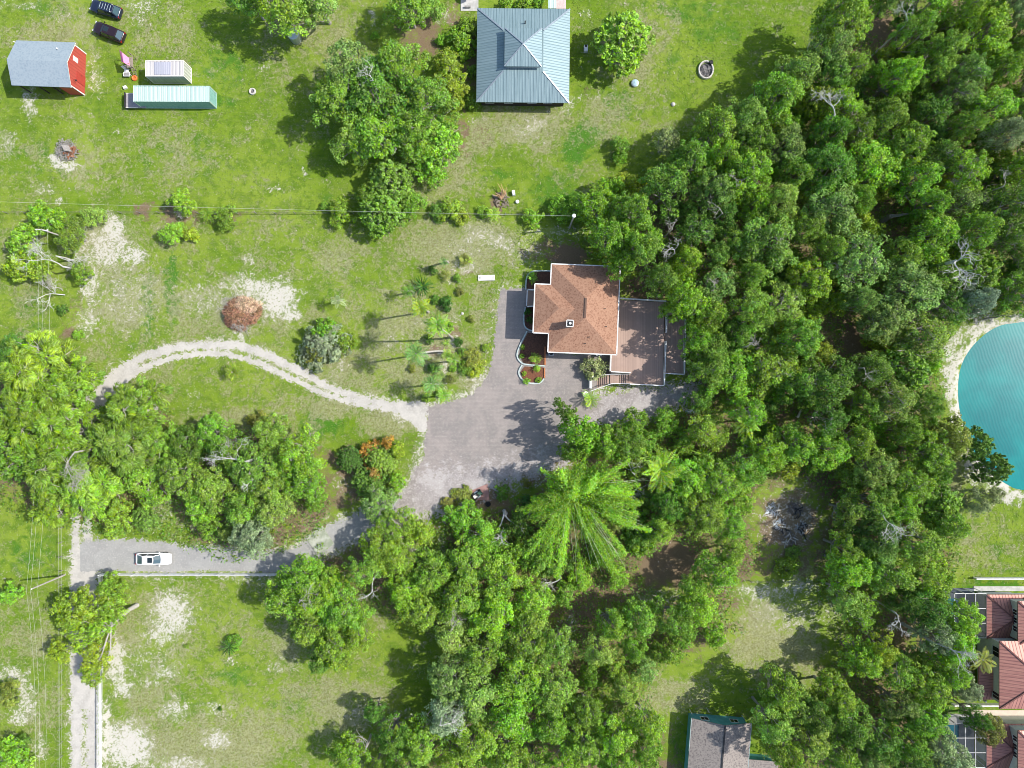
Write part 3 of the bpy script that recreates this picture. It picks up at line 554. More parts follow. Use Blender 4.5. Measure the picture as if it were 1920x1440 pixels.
# things above it
pt = thing('patio', 'small pale concrete patio at the upper left corner of the metal roofed house', 'patio', P(880,5))
mb = MB(); a = P(864,21); b = P(897,-30); mb.box(((a.x+b.x)/2,(a.y+b.y)/2,.06), (b.x-a.x, b.y-a.y, .12)); mb.build('slab', M['concrete'], pt)
um = thing('patio_umbrella', 'closed dark red umbrella standing on the concrete patio', 'umbrella', P(882,-2))
p = P(883,-6); mb = MB(); mb.tube([(p.x,p.y,.1),(p.x,p.y,2.3)], .03, 8); mb.build('pole', M['steel'], um)
mb = MB(); mb.lathe((p.x,p.y,1.75), [(1.0,0),(.98,.05),(.4,.42),(.03,.6)], 8); mb.build('canopy', M['red'], um)
bn = thing('patio_bench', 'low dark bench at the lower edge of the concrete patio', 'bench', P(877,15))
p = P(877,15); mb = MB(); mb.box((p.x,p.y,.42), (1.,.3,.07)); mb.build('seat', M['greywood'], bn)
for s in (-1, 1): mb = MB(); mb.box((p.x+s*.4,p.y,.25), (.07,.28,.28)); mb.build('leg', M['greywood'], bn)
wk = thing('side_porch', 'pale walkway beside a teal metal canopy at the top of the metal roofed house', 'walkway', P(1044,5))
mb = MB(); a = P(1028,16,2.3); b = P(1043,-30,2.3); mb.box(((a.x+b.x)/2,(a.y+b.y)/2,2.3), (b.x-a.x,b.y-a.y,.07)); mb.build('canopy', M['controof'], wk)
mb = MB(); a = P(1036,17); b = P(1061,-30); mb.box(((a.x+b.x)/2,(a.y+b.y)/2,.06), (b.x-a.x,b.y-a.y,.12)); mb.build('slab', simple('pink_concrete', (.6,.48,.45,1)), wk)
mb = MB()
for x_ in (1030, 1041): p = P(x_, 12, 1.2); mb.beam((p.x,p.y,.0),(p.x,p.y,2.27),.08,.08)
mb.build('canopy_posts', M['white'], wk)

# ------------------------------------------------------------------ red barn
def L2(px, py): return P(px, py)
bx0 = P(56, 138); bx1 = P(160, 138); 
bn0 = thing('red_barn', 'red board barn with blue grey shingle roof and white corner trim', 'barn', ((bx0.x+bx1.x)/2, bx0.y-.0, 0), math.radians(-2))
Lh = (bx1.x-bx0.x)/2; YN, YS = 3.3, -3.3
sec = [(YS, 3.75), (YS, 3.75), (-.2, 4.75), (YN, 3.0)]
mb = MB(); mb.mi = 0
prof = [(YS+2.0,0),(YN,0),(YN,2.95),(-.2,4.6),(YS+2.0,4.1)]
vs = [(-Lh+.25, y, z) for y, z in prof]+[(Lh, y, z) for y, z in prof]
mb.add(vs, [(0,1,2,3,4)[::-1], (5,6,7,8,9)]+[(i,(i+1)%5,5+(i+1)%5,5+i) for i in range(5)])
prof = [(YS,0),(YS+2.0-.004,0),(YS+2.0-.004,4.08),(YS,3.5)]; vs = [(Lh-2.3, y, z) for y, z in prof]+[(Lh, y, z) for y, z in prof]
mb.add(vs, [(0,1,2,3)[::-1], (4,5,6,7)]+[(i,(i+1)%4,4+(i+1)%4,4+i) for i in range(4)]); mb.build('wall', M['redwall'], bn0, local=True)
for q in (-Lh+.3, -1.2, 1.): mb = MB(); mb.beam((q,YS+.1,0),(q,YS+.1,3.5),.15,.15); mb.build('post', M['darkbrown'], bn0, local=True)
mb = MB(); x0, x1 = -Lh-.1, Lh+.18
def slab(mb, a, b, x0, x1, th):
    vs = [(x0,*a),(x1,*a),(x1,*b),(x0,*b)]; mb.add(vs+[(v[0],v[1],v[2]-th) for v in vs], [(0,1,2,3)[::-1] if a[0] > b[0] else (0,1,2,3), (7,6,5,4),(0,4,5,1),(1,5,6,2),(2,6,7,3),(3,7,4,0)])
slab(mb, (YS-.35, 3.62), (-.2, 4.78), x0, x1, .14); slab(mb, (YN+.35, 2.98), (-.2, 4.78), x0, x1, .14)
mb.build('roof', M['blueshingle'], bn0, local=True)
mb = MB()
for y, z in ((YS,3.5),(YN,2.85)): mb.box((Lh+.02, y, z/2), (.12,.16,z))
mb.beam((Lh+.07, YS-.35, 3.42), (Lh+.07, -.2, 4.56), .1, .18); mb.beam((Lh+.07, YN+.35, 2.78), (Lh+.07, -.2, 4.56), .1, .18)
mb.build('trim', M['white'], bn0, local=True)
window(None, 'window', (Lh, 1.2, 2.5), .75, 1.1, 'x+', bn0, glass=M['offwhite'])
mb = MB(); mb.box((Lh+.03, -1.2, 1.05), (.06, 1.6, 2.1)); dr_ = mb.build('door', simple('red_door', (.38,.05,.035,1)), bn0, local=True); mb = MB(); mb.box((Lh+.09,-.7,1.05), (.05,.08,.2)); mb.build('handle', M['black'], dr_, local=True)
mb = MB(); mb.beam((Lh+.05,-2.2,2.9),(Lh+.45,-2.2,3.05),.05,.05); mb.lathe((Lh+.45,-2.2,2.82),[(.16,0),(.06,.2)],10); mb.build('wall_lamp', M['black'], bn0, local=True)
mb = MB(); mb.lathe((Lh*.55,2.2,3.45), [(.07,0),(.07,.35),(.12,.36),(.12,.45)], 10); mb.build('roof_vent', M['white'], bn0, local=True)
mb = MB(); mb.beam((-Lh+.6,YN-.2,2.9),(-Lh-.5,YN+.1,3.1),.1,.1); mb.build('roof_beam', M['white'], bn0, local=True)

# ------------------------------------------------------------------ containers
def container(label, px0, px1, py0, py1, h, mroof, mwall, rz=0, patch=False):
    a = P(px0, py1, h); b = P(px1, py0, h); cx, cy = (a.x+b.x)/2, (a.y+b.y)/2; Lc, Wc = b.x-a.x, b.y-a.y
    o = thing('shipping_container', label, 'container', (cx, cy, 0), rz)
    mb = MB(); n = int(Lc/.14); pr_ = [0, .04, .04, 0]
    for s in (-1, 1):
        vs = []
        for i in range(n+1):
            x = -Lc/2+.1+(Lc-.2)*i/n; y = s*(Wc/2-.06+pr_[i % 4]); vs += [(x,y,.12),(x,y,h-.1)]
        mb.add(vs, [(2*i,2*i+2,2*i+3,2*i+1) for i in range(n)])
    n2 = int(Wc/.14)
    for s in (-1, 1):
        vs = []
        for i in range(n2+1):
            y = -Wc/2+.1+(Wc-.2)*i/n2; x = s*(Lc/2-.06+pr_[i % 4]); vs += [(x,y,.12),(x,y,h-.1)]
        mb.add(vs, [(2*i,2*i+2,2*i+3,2*i+1) for i in range(n2)])
    mb.build('walls', mwall, o, local=True)
    mb = MB(); n3 = int(Lc/.15); vs = []
    for i in range(n3+1): x = -Lc/2+.08+(Lc-.16)*i/n3; z = h-.05+[0,.035,.035,0][i % 4]; vs += [(x,-Wc/2+.08,z),(x,Wc/2-.08,z)]
    mb.add(vs, [(2*i,2*i+2,2*i+3,2*i+1) for i in range(n3)]); mb.build('roof', mroof, o, local=True)
    mb = MB()
    for sx in (-1, 1):
        for sy in (-1, 1): mb.box((sx*(Lc/2-.06), sy*(Wc/2-.06), h/2), (.16,.16,h+.02))
    for sy in (-1, 1):
        for z in (.08, h-.03): mb.box((0, sy*(Wc/2-.04), z), (Lc-.3,.12,.12))
    for sx in (-1, 1):
        for z in (.08, h-.03): mb.box((sx*(Lc/2-.04), 0, z), (.12,Wc-.3,.12))
    mb.build('frame', mroof if not patch else M['offwhite'], o, local=True)
    mb = MB()
    for s in (-1, 1): mb.box((-Lc/2-.05, s*Wc/4, h/2), (.05,Wc/2-.06,h-.3)); mb.tube([(-Lc/2-.1, s*.25, .25),(-Lc/2-.1, s*.25, h-.25)], .025, 6)
    mb.build('doors', mwall, o, local=True)
    if patch: mb = MB(); mb.box((-.05*Lc, 0, h+.012), (Lc*.43, Wc-.5, .04)); mb.build('roof_panel', ribbed('grey_patch', 0, (.45,.45,.5,1), (.4,.4,.45,1), (.34,.34,.38,1), .3), o, local=True)
    return o
container('short white shipping container with a grey patch on its roof', 272.5, 344.5, 113.5, 143, 2.6, M['contwhite'], M['contwall'], patch=True)
gc = container('long pale green shipping container lying below the white one', 250, 393, 161, 190.5, 2.6, M['controof'], M['tealdark'], math.radians(-.3))
p = P(254,188); rp = thing('loading_platform', 'low grey board platform with black end screen left of the green container', 'platform', P(250,188))
mb = MB(); a = P(237,203,.5); b = P(274,175,.5); mb.box(((a.x+b.x)/2,(a.y+b.y)/2,.55), (b.x-a.x,b.y-a.y,.12)); mb.build('floor', simple('grey_boards', (.34,.32,.33,1), (.27,.25,.26,1), 3), rp)
mb = MB(); mb.beam((a.x,a.y+.06,.63),(b.x-1.2,a.y+.06,.63),.1,.1); mb.build('edge_board', M['offwhite'], rp); mb = MB(); mb.beam((a.x,b.y-.06,.63),(b.x-1.2,b.y-.06,.63),.1,.1); mb.build('edge_board', M['offwhite'], rp)
mb = MB(); mb.box((a.x-.05,(a.y+b.y)/2,.5),(.1,b.y-a.y,1.0)); mb.build('screen', M['black'], rp)
# playset
ps = thing('playset', 'small wooden playset under a pink tarp left of the white container', 'playset', P(247,128))
a = P(243,140); b = P(256,112); cx, cy = (a.x+b.x)/2, (a.y+b.y)/2
for sx in (-1, 1):
    for sy in (-1, 1): mb = MB(); mb.beam((cx+sx*.55,cy+.4+sy*.9,0),(cx+sx*.55,cy+.4+sy*.9,2.4),.09,.09); mb.build('post', M['wood'], ps)
mb = MB(); vs = [(cx-.75,cy+1.6,2.5),(cx-.7,cy-.1,2.0),(cx+.1,cy-.6,2.75),(cx+.65,cy-.75,2.1),(cx+.6,cy+.4,2.25),(cx-.1,cy+.95,2.85)]
mb.add(vs, [(0,1,2,5),(5,2,3,4)]); mb.add([(v[0],v[1],v[2]-.03) for v in vs], [(5,2,1,0),(4,3,2,5)]); mb.build('canopy', M['pink'], ps)
mb = MB(); mb.box((cx,cy+.3,1.0),(1.1,1.7,.08)); mb.build('platform', M['wood'], ps)
mb = MB()
for i in range(5): mb.beam((cx+.3,cy-.7-.18*i,1.0-.2*i),(cx+.75,cy-.7-.18*i,1.0-.2*i),.06,.06)
mb.beam((cx+.3,cy-.6,1.15),(cx+.3,cy-1.6,.05),.07,.07); mb.beam((cx+.75,cy-.6,1.15),(cx+.75,cy-1.6,.05),.07,.07); mb.build('ladder', M['wood'], ps)
wc = thing('garden_chair', 'white plastic garden chair below the pink tarp', 'chair', P(239,134)); p = P(240,135)
mb = MB(); mb.box((p.x,p.y,.42),(.7,.65,.06)); mb.build('seat', M['white'], wc)
mb = MB(); mb.box((p.x-.1,p.y+.42,.8),(.75,.08,.8),rz=.3); mb.build('backrest', M['white'], wc)
for sx in (-1,1):
    for sy in (-1,1): mb = MB(); mb.beam((p.x+sx*.3,p.y+sy*.28,0),(p.x+sx*.3,p.y+sy*.28,.42),.05,.05); mb.build('leg', M['white'], wc)
tb = thing('frame_table', 'white framed low table standing below the plastic chair', 'table', P(240,141)); p = P(241,142)
mb = MB(); mb.box((p.x,p.y,.5),(.9,.5,.05)); mb.build('table_top', M['greywood'], tb); mb = MB(); fascia(mb, [(p.x-.5,p.y-.3),(p.x+.5,p.y-.3),(p.x+.5,p.y+.3),(p.x-.5,p.y+.3)], .52, .07, .07); mb.build('rim', M['white'], tb)
for sx in (-1,1): mb = MB(); mb.beam((p.x+sx*.4,p.y,0),(p.x+sx*.4,p.y,.48),.05,.3); mb.build('leg', M['white'], tb)
p = P(253,147); mb = MB(); mb.lathe((p.x,p.y,0), [(.42,0),(.46,.1),(.42,.24),(.3,.28),(.2,.22),(.18,.05)], 18); tag(mb.build('toy_tyre', M['orange'], loc=(p.x,p.y,0)), 'round orange plastic ring near the white container', 'toy')
p = P(236,165); mb = MB(); mb.box((p.x,p.y,.2),(.55,.45,.4),rz=.4,top=(.9,.9)); tag(mb.build('plastic_box', M['white'], loc=(p.x,p.y,0)), 'small white box on bare soil above the loading platform', 'box')
R = random.Random(3)
def sticks(mb, c, rad, n, h, th, rnd, flat=1.):
    for i in range(n):
        a = rnd.uniform(0, 6.28); r = rad*math.sqrt(rnd.random())*.8; x = c.x+r*math.cos(a); y = c.y+r*math.sin(a); z = h*(1-(r/rad)**2)*rnd.uniform(.2, 1)+.03
        b = rnd.uniform(0, 6.28); L = rad*rnd.uniform(.3,.8); dz = rnd.uniform(-.25,.25)*h
        mb.beam((x-L/2*math.cos(b), y-L/2*math.sin(b), max(.03, z-dz)), (x+L/2*math.cos(b), y+L/2*math.sin(b), max(.03, z+dz)), th*rnd.uniform(.5,1.3), th*rnd.uniform(.5,1.2))
dp = thing('brush_pile', 'heap of old boards and brown branches with a grey pallet on top, on ash', 'brush pile', P(127,283)); c = P(127,283)
mb = MB(); sticks(mb, c, 2.0, 160, .8, .07, R); mb.build('branches', M['bark'], dp)
mb = MB(); sticks(mb, P(134,286), 1.3, 60, .9, .1, R); mb.build('rusty_boards', simple('rusty_wood', (.35,.15,.07,1), (.22,.1,.06,1), 3), dp)
mb = MB(); q = P(124,277,1)
for i in range(6): mb.box((q.x-.45+i*.2, q.y-.1*i*.3, 1.05), (.13,1.1,.04), rz=.5)
mb.box((q.x,q.y,1.0),(1.2,.1,.06),rz=.5); mb.build('pallet', M['palebark'], dp)
p = P(474,172); fr = thing('fire_ring', 'white ring with dark centre on the lawn right of the green container', 'fire ring', p)
mb = MB(); mb.lathe((p.x,p.y,0), [(.52,0),(.56,.15),(.5,.3),(.36,.3),(.3,.12),(.3,.02)], 22); mb.build('ring', M['stone'], fr); mb = MB(); mb.lathe((p.x,p.y,.0), [(.3,0),(.3,.06),(.02,.08)], 12); mb.build('ash', M['ash'], fr)
p = P(556,74); tk = thing('water_tank', 'squat pale blue metal tank with ribbed lid under the top oak', 'tank', p)
mb = MB(); mb.lathe((p.x,p.y,0), [(.85,0),(.88,.9),(.86,1.7)], 24); mb.build('tank_body', M['steel'], tk); mb = MB(); mb.lathe((p.x,p.y,1.7), [(.92,0),(.92,.05),(.5,.28),(.12,.4),(.1,.5)], 12); mb.build('lid', simple('pale_blue_metal', (.5,.6,.65,1)), tk)
p = P(1323,132); fp = thing('stone_fire_pit', 'round stone fire pit full of charred branches on the upper right lawn', 'fire pit', p)
n = 22
for i in range(n):
    a = 2*math.pi*i/n; s_ = 1.0+.1*math.sin(i*2.3); mb = MB(); mb.box((p.x+1.12*math.cos(a), p.y+1.42*math.sin(a)*.95, .2), (.26,.42*s_,.4), rz=a, top=(.8,.85)); mb.build('stone', M['stone'], fp)
mb = MB(); mb.lathe((p.x,p.y,0), [(1.05,0),(1.0,.1),(.05,.16)], 20); mb.build('ash_bed', M['ash'], fp); mb = MB(); sticks(mb, p, 1.15, 46, .5, .07, R); mb.build('charred_branches', simple('char_and_ash', (.35,.33,.32,1), (.04,.04,.04,1), 2), fp)
p = P(1332,119); mb = MB(); mb.lathe((p.x,p.y,0), [(.36,0),(.38,.3),(.3,.55),(.25,.5)], 12); tag(mb.build('charred_stump', M['black'], loc=(p.x,p.y,0)), 'black charred stump at the upper rim of the fire pit', 'stump')
p = P(1190,157); sl_ = thing('well_cover', 'round bluish metal well cover on a grey ring on the lawn', 'well cover', p); mb = MB(); mb.lathe((p.x,p.y,0), [(.62,0),(.6,.35),(.5,.37)], 20); mb.build('ring', M['steel'], sl_); mb = MB(); mb.lathe((p.x+.03,p.y,.36), [(.5,0),(.5,.06),(.2,.16),(.16,.2)], 18); mb.build('lid', simple('blue_lid', (.4,.55,.6,1)), sl_)
p = P(1098,93); cl = thing('cooler_box', 'white cooler box with black cap in the shade right of the metal roof', 'box', p); mb = MB(); mb.box((p.x,p.y,.3),(.62,1.0,.6),top=(.95,.95)); mb.build('box_body', M['white'], cl); mb = MB(); mb.lathe((p.x,p.y+.3,.6), [(.2,0),(.2,.06),(.1,.1)], 12); mb.build('cap', M['black'], cl)
p = P(1262,196); mb = MB(); mb.lathe((p.x,p.y,0), [(.3,0),(.36,.12),(.2,.3),(.05,.34)], 9); tag(mb.build('pale_rock', M['stone'], loc=(p.x,p.y,0)), 'small pale rock on the lawn below the stone fire pit', 'rock')
p = P(963,363); mb = MB(); mb.box((p.x,p.y,.35),(.5,.8,.7),rz=.2,top=(.85,.9)); tag(mb.build('white_bin', M['white'], loc=(p.x,p.y,0)), 'white plastic bin beside the tipped tree stump', 'bin')
p = P(970,379); mb = MB(); mb.lathe((p.x,p.y,0), [(.25,0),(.3,.35),(.2,.42)], 12); tag(mb.build('bucket', M['white'], loc=(p.x,p.y,0)), 'small round white bucket left of the tall utility pole', 'bucket')
sp_ = thing('root_stump', 'tipped orange brown stump with pale roots reaching up, above the wire fence', 'stump', P(940,375)); c = P(940,375)
mb = MB()
for i in range(9):
    a = R.uniform(.6, 2.8) if i < 6 else R.uniform(0, 6.28); L = R.uniform(1.,2.6); mb.tube([(c.x,c.y,.5),(c.x+L*.5*math.cos(a),c.y+L*.5*math.sin(a),.8+R.random()*.4),(c.x+L*math.cos(a+.3),c.y+L*math.sin(a+.3),.5+R.random())], [.14,.08,.03], 6)
mb.build('roots', simple('orange_root', (.5,.33,.18,1), (.38,.22,.12,1), 3), sp_); mb = MB(); sticks(mb, c, 1.5, 40, .5, .12, R); mb.build('debris', M['wood'], sp_)
p = P(912,521); st2 = thing('septic_slab', 'long white concrete slab lying on the grass above the drive', 'slab', p); mb = MB(); mb.box((p.x,p.y,.09),(2.7,.95,.18),rz=.02,top=(.97,.92)); mb.build('slab', simple('white_concrete', (.66,.65,.6,1), (.5,.49,.45,1), 1.5), st2); mb = MB(); mb.lathe((p.x-.95,p.y,.18), [(.2,0),(.2,.03),(.15,.05)], 14); mb.build('lid', M['concrete'], st2)
p = P(600,1013); cs = thing('concrete_slab', 'mossy tilted square concrete slab on the gravel drive between the trees', 'slab', p); mb = MB(); mb.box((p.x,p.y,.1),(3.2,3.5,.2),rz=math.radians(33),top=(.99,.99)); mb.build('slab', M['slab'], cs)
p = P(867,588); tag((lambda m: m.build('white_stone', M['stone'], loc=(p.x,p.y,0)))(MB().lathe((p.x,p.y,0), [(.22,0),(.25,.1),(.12,.22)], 8)), 'small white stone on the grass right of the round shrub', 'rock')
p = P(828,765)

# mower on brown boards
bd = thing('ground_mat', 'brown triangular board mat on the ground above the bamboo, under the mower', 'mat', P(900,925))
mb = MB(); mb.prism([P(x,y)[:2] for x, y in ((914,907),(918,938),(890,937),(864,931),(872,925))], .01, .06); mb.build('mat', simple('pink_brown_mat', (.34,.2,.17,1), (.28,.16,.14,1), 1.5), bd)
mw = thing('riding_mower', 'dark green and white riding mower parked on the brown mat', 'mower', P(895,927), math.radians(35))
mb = MB(); mb.box((.45,0,.55),(.8,.6,.4),top=(.85,.8)); mb.build('hood', simple('green_enamel', (.05,.12,.08,1)), mw, local=True)
mb = MB(); mb.box((-.25,0,.35),(1.2,.75,.16)); mb.build('chassis', M['black'], mw, local=True)
mb = MB(); mb.box((-.3,0,.62),(.5,.5,.12)); mb.box((-.55,0,.85),(.12,.5,.4)); mb.build('seat', M['offwhite'], mw, local=True)
mb = MB(); mb.lathe((.1,0,.95),[(.2,0),(.22,.02),(.2,.04),(.17,.02)],14); mb.beam((.15,0,.6),(.1,0,.95),.04,.04); mb.build('steering_wheel', M['black'], mw, local=True)
mb = MB(); mb.box((0,0,.22),(.7,1.1,.14)); mb.build('mower_deck', M['steel'], mw, local=True)
for x, y, r in ((-.6,.45,.32),(-.6,-.45,.32),(.65,.4,.22),(.65,-.4,.22)): mb = MB(); mb.tube([(x,y-.11,r),(x,y+.11,r)], r, 14); mb.build('wheel', M['rubber'], mw, local=True)
p = P(915,945); mb = MB(); mb.lathe((p.x,p.y,0), [(.4,0),(.44,.14),(.4,.26),(.24,.24),(.2,.1)], 16); tag(mb.build('old_tyre', M['rubber'], loc=(p.x,p.y,0)), 'black tyre lying just below the brown mat', 'tyre')
p = P(950,898); mb = MB(); mb.box((p.x,p.y,.35),(.3,.35,.7),top=(.7,.7)); tag(mb.build('garden_lantern', M['steel'], loc=(p.x,p.y,0)), 'small grey post lantern at the shaded lower edge of the drive', 'lantern')
for x, y in ((1297,771),(1497,775)):
    p = P(x,y); bt = thing('overturned_boat' if x < 1400 else 'white_bench', 'small pale overturned canoe at the edge of the trees below the deck' if x < 1400 else 'small white bench in a dark gap of the wood below the deck', 'boat' if x < 1400 else 'bench', p, .12 if x < 1400 else 1.1)
    if x < 1400:
        rings = []
        for k in range(9): u = -1+k/4; w_ = .42*max(.02,(1-u*u))**.5; rings.append([(u*1.1,-w_,.02),(u*1.1,-w_*.8,.3),(u*1.1,0,.42-.08*u*u),(u*1.1,w_*.8,.3),(u*1.1,w_,.02)])
        mb = MB(); mb.loft(rings); mb.build('hull', simple('faded_blue', (.4,.46,.46,1), (.3,.36,.36,1), 2), bt, local=True, smooth=True); mb = MB(); mb.beam((-1.0,0,.44),(1.0,0,.44),.05,.06); mb.build('keel', M['steel'], bt, local=True)
    else:
        mb = MB(); mb.box((0,0,.45),(1.5,.4,.06)); mb.build('seat', M['white'], bt, local=True); mb = MB(); mb.box((0,.22,.75),(1.5,.05,.4)); mb.build('backrest', M['white'], bt, local=True)
        for s in (-1,1): mb = MB(); mb.box((s*.65,0,.22),(.06,.38,.42)); mb.build('leg', M['white'], bt, local=True)

# ------------------------------------------------------------------ teal house at the bottom
ZT = 2.7; c0 = P(1350, 1420, ZT); th = thing('teal_house', 'teal sided house with patchy grey shingle gable roof at the bottom edge', 'house', (c0.x, c0.y, 0), math.radians(-4.6))
K = pm(ZT)
def TL(px, py, z=ZT): v = (P(px,py,z)-c0); v.z = 0; v.rotate(Matrix.Rotation(math.radians(4.6),3,'Z')); return v
a = TL(1297,1346); b = TL(1409,1357); x0, x1, yt = a.x, b.x, (a.y+b.y)/2; yb = yt-12.; xm = (x0+x1)/2+.1; zr = ZT+1.45
mb = MB(); 
def gable(mb, x0, x1, xm, y0, y1, ze, zr, th_=.14):
    for xa in (x0, x1):
        vs = [(xa,y0,ze),(xa,y1,ze),(xm,y1,zr),(xm,y0,zr)]; lo = [(v[0],v[1],v[2]-th_) for v in vs]
        mb.add(vs+lo, [(0,3,2,1) if xa < xm else (0,1,2,3), (4,5,6,7),(0,1,5,4),(1,2,6,5),(2,3,7,6),(3,0,4,7)])
gable(mb, x0, x1, xm, yb, yt, ZT, zr); mb.build('roof', M['greyshingle'], th, local=True)
mb = MB(); mb.beam((xm,yb,zr+.04),(xm,yt,zr+.04),.22,.06); mb.build('ridge_cap', M['black'], th, local=True)
ylow = TL(1292,1408).y
mb = MB(); prof = [(x0+.25,0),(x1-.4,0),(x1-.4,ZT-.08),(xm,zr-.2),(x0+.25,ZT-.08)]; vs = [(x,yt-.45,z) for x,z in prof]+[(x,yb+.3,z) for x,z in prof]
mb.add(vs, [(0,1,2,3,4)[::-1],(5,6,7,8,9)]+[(i,(i+1)%5,5+(i+1)%5,5+i) for i in range(5)]); mb.build('wall', M['teal'], th, local=True)
mb = MB(); mb.beam((x0-.02,ylow,ZT-.07),(x0-.02,yt,ZT-.07),.1,.2); mb.beam((x1+.02,yb,ZT-.07),(x1+.02,yt,ZT-.07),.1,.2); mb.build('gutter', simple('pale_teal_trim', (.3,.36,.35,1)), th, local=True)
for x in ((x0+xm)/2, (x1+xm)/2): window(None, 'window', (x, yt-.45, 1.5), 1.3, 1.1, 'y+', th)
ex0 = x1-.2; ex1 = TL(1461,1433).x; ey1 = TL(1430,1428).y
mb = MB(); gy0 = ey1-6; mb.add([(ex0,gy0,ZT-.3),(ex1,gy0,ZT-.3),(ex1,ey1,ZT-.3),(ex0,ey1,ZT-.3)]+[(ex0,gy0,ZT-.42),(ex1,gy0,ZT-.42),(ex1,ey1,ZT-.42),(ex0,ey1,ZT-.42)], [(0,1,2,3),(7,6,5,4),(0,4,5,1),(1,5,6,2),(2,6,7,3),(3,7,4,0)]); mb.build('wing_roof', M['greyshingle'], th, local=True)
mb = MB(); mb.box(((ex0+ex1)/2-.2, ey1-3, (ZT-.43)/2), (ex1-ex0-.8, 5.4, ZT-.43)); mb.build('wing_wall', M['teal'], th, local=True)
mb = MB()
for x_, y_ in ((1296,1336),(1328,1333),(1395,1347)):
    q = TL(x_, y_, 1.); mb.beam((q.x,q.y,0),(q.x,q.y,1.5),.09,.09)
mb.build('yard_posts', M['offwhite'], th, local=True)

# ------------------------------------------------------------------ clay tile houses on the right edge
def caps(o, cx, cy, w, d, z, pitch):
    r = min(w, d)/2; h = r*pitch; x0, x1, y0, y1 = cx-w/2, cx+w/2, cy-d/2, cy+d/2; mb = MB(); e = .05
    for p, q in (((x0,y0),(x0+r,y0+r)),((x1,y0),(x1-r,y0+r)),((x1,y1),(x1-r,y1-r)),((x0,y1),(x0+r,y1-r))): mb.beam((*p,z+e),(*q,z+h+e),.2,.1)
    if abs(w-d) > .3: mb.beam((x0+r,y0+r,z+h+e),(x1-r,y1-r,z+h+e),.22,.1)
    mb.build('ridge_caps', M['cap'], o)
M['cap'] = simple('dark_ridge_tile', (.2,.09,.075,1), (.13,.06,.05,1), 3)
def tilehouse(label, dy, full=True):
    Y = lambda y: y+dy
    o = thing('clay_tile_house', label, 'house', P(1900, Y(1250)), group=None)
    def rc(x0, y0, x1, y1, z): a = P(x0, y1, z); b = P(x1, y0, z); return (a.x+b.x)/2, (a.y+b.y)/2, b.x-a.x, b.y-a.y
    zu, zl = 5.6, 3.0
    if full:
        cx, cy, w, d = rc(1874, Y(1202), 2040, Y(1329), zu); mb = MB(); hip(mb, cx, cy, w, d, zu, .38); mb.build('roof', [M['tile0'], M['tile1']], o); caps(o, cx, cy, w, d, zu, .38)
        mb = MB(); mb.box((cx,cy,zu/2-.1),(w-1.1,d-1.0,zu-.2)); mb.build('wall', M['beigewall'], o); wx = cx-w/2+.55; wy = cy
        for y_, hh in ((1222,1.6),(1304,1.1)): q = P(1866, Y(y_), 4.2); window(None, 'window', (wx-ORG[o.name].x, q.y-ORG[o.name].y, 4.1), hh, 1.5, 'x-', o, frame=M['beigewall'])
    cx, cy, w, d = rc(1909, Y(1127), 2040, Y(1210 if full else 1500), zu+.02); mb = MB(); hip(mb, cx, cy, w, d, zu+.02, .38); mb.build('upper_roof', [M['tile0'], M['tile1']], o); caps(o, cx, cy, w, d, zu+.02, .38)
    mb = MB(); mb.box((cx,cy,zu/2-.12),(w-1.1,d-1.0,zu-.24)); mb.build('upper_wall', M['beigewall'], o); wx = cx-w/2+.55
    for y_ in ((1148,1163,1179) if full else (1142,1157,1172)): q = P(1900, Y(y_), 4.4); window(None, 'window', (wx-ORG[o.name].x, q.y-ORG[o.name].y, 4.3), .95, .95, 'x-', o, frame=M['white'])
    cx, cy, w, d = rc(1850, Y(1115), 1925, Y(1197), zl); mb = MB(); hip(mb, cx, cy, w, d, zl, .38); mb.build('lower_roof', [M['tile0'], M['tile1']], o); caps(o, cx, cy, w, d, zl, .38)
    mb = MB(); mb.box((cx,cy,zl/2-.1),(w-1.,d-.9,zl-.2)); mb.build('lower_wall', M['beigewall'], o)
    if full:
        cx, cy, w, d = rc(1835, Y(1236), 1900, Y(1312), zl); mb = MB(); hip(mb, cx, cy, w, d, zl, .3); mb.build('porch_roof', [M['tile0'], M['tile1']], o)
        mb = MB()
        for y_ in (1240, 1308): q = P(1838, Y(y_), 1.5); mb.beam((q.x,q.y,0),(q.x,q.y,zl-.17),.25,.25)
        mb.build('porch_posts', M['beigewall'], o)
    # screened pool cage
    cg = thing('pool_cage', 'white framed screen enclosure over a pool, %s' % ('left of the upper clay tile house' if full else 'left of the lower clay tile house'), 'pool cage', P(1820, Y(1160)))
    zc = 2.9; a = P(1790, Y(1196), zc); b = P(1849, Y(1113), zc); mb = MB(); nx, ny = 3, 3
    for i in range(nx+1): x = a.x+(b.x-a.x)*i/nx; mb.beam((x,a.y,zc),(x,b.y,zc),.07,.07); mb.beam((x,a.y,0),(x,a.y,zc),.08,.08); mb.beam((x,b.y,0),(x,b.y,zc),.08,.08)
    for i in range(ny+1): y = a.y+(b.y-a.y)*i/ny; mb.beam((a.x,y,zc),(b.x,y,zc),.07,.07); mb.beam((a.x,y,0),(a.x,y,zc),.08,.08)
    mb.build('frame', M['white'], cg)
    mb = MB(); mb.add([(a.x,a.y,zc-.03),(b.x,a.y,zc-.03),(b.x,b.y,zc-.03),(a.x,b.y,zc-.03)], [(0,1,2,3)]); mb.build('screen_roof', M['mesh'], cg)
    mb = MB(); mb.box(((a.x+b.x)/2,(a.y+b.y)/2,.08),(b.x-a.x,b.y-a.y,.16)); mb.build('pool_deck', M['concrete'] if not full else M['screen'], cg)
    mb = MB(); mb.box(((a.x+b.x)/2-1.2,(a.y+b.y)/2-.5,.17),(2.4,4.6,.06)); mb.build('pool', M['poolwater'], cg)
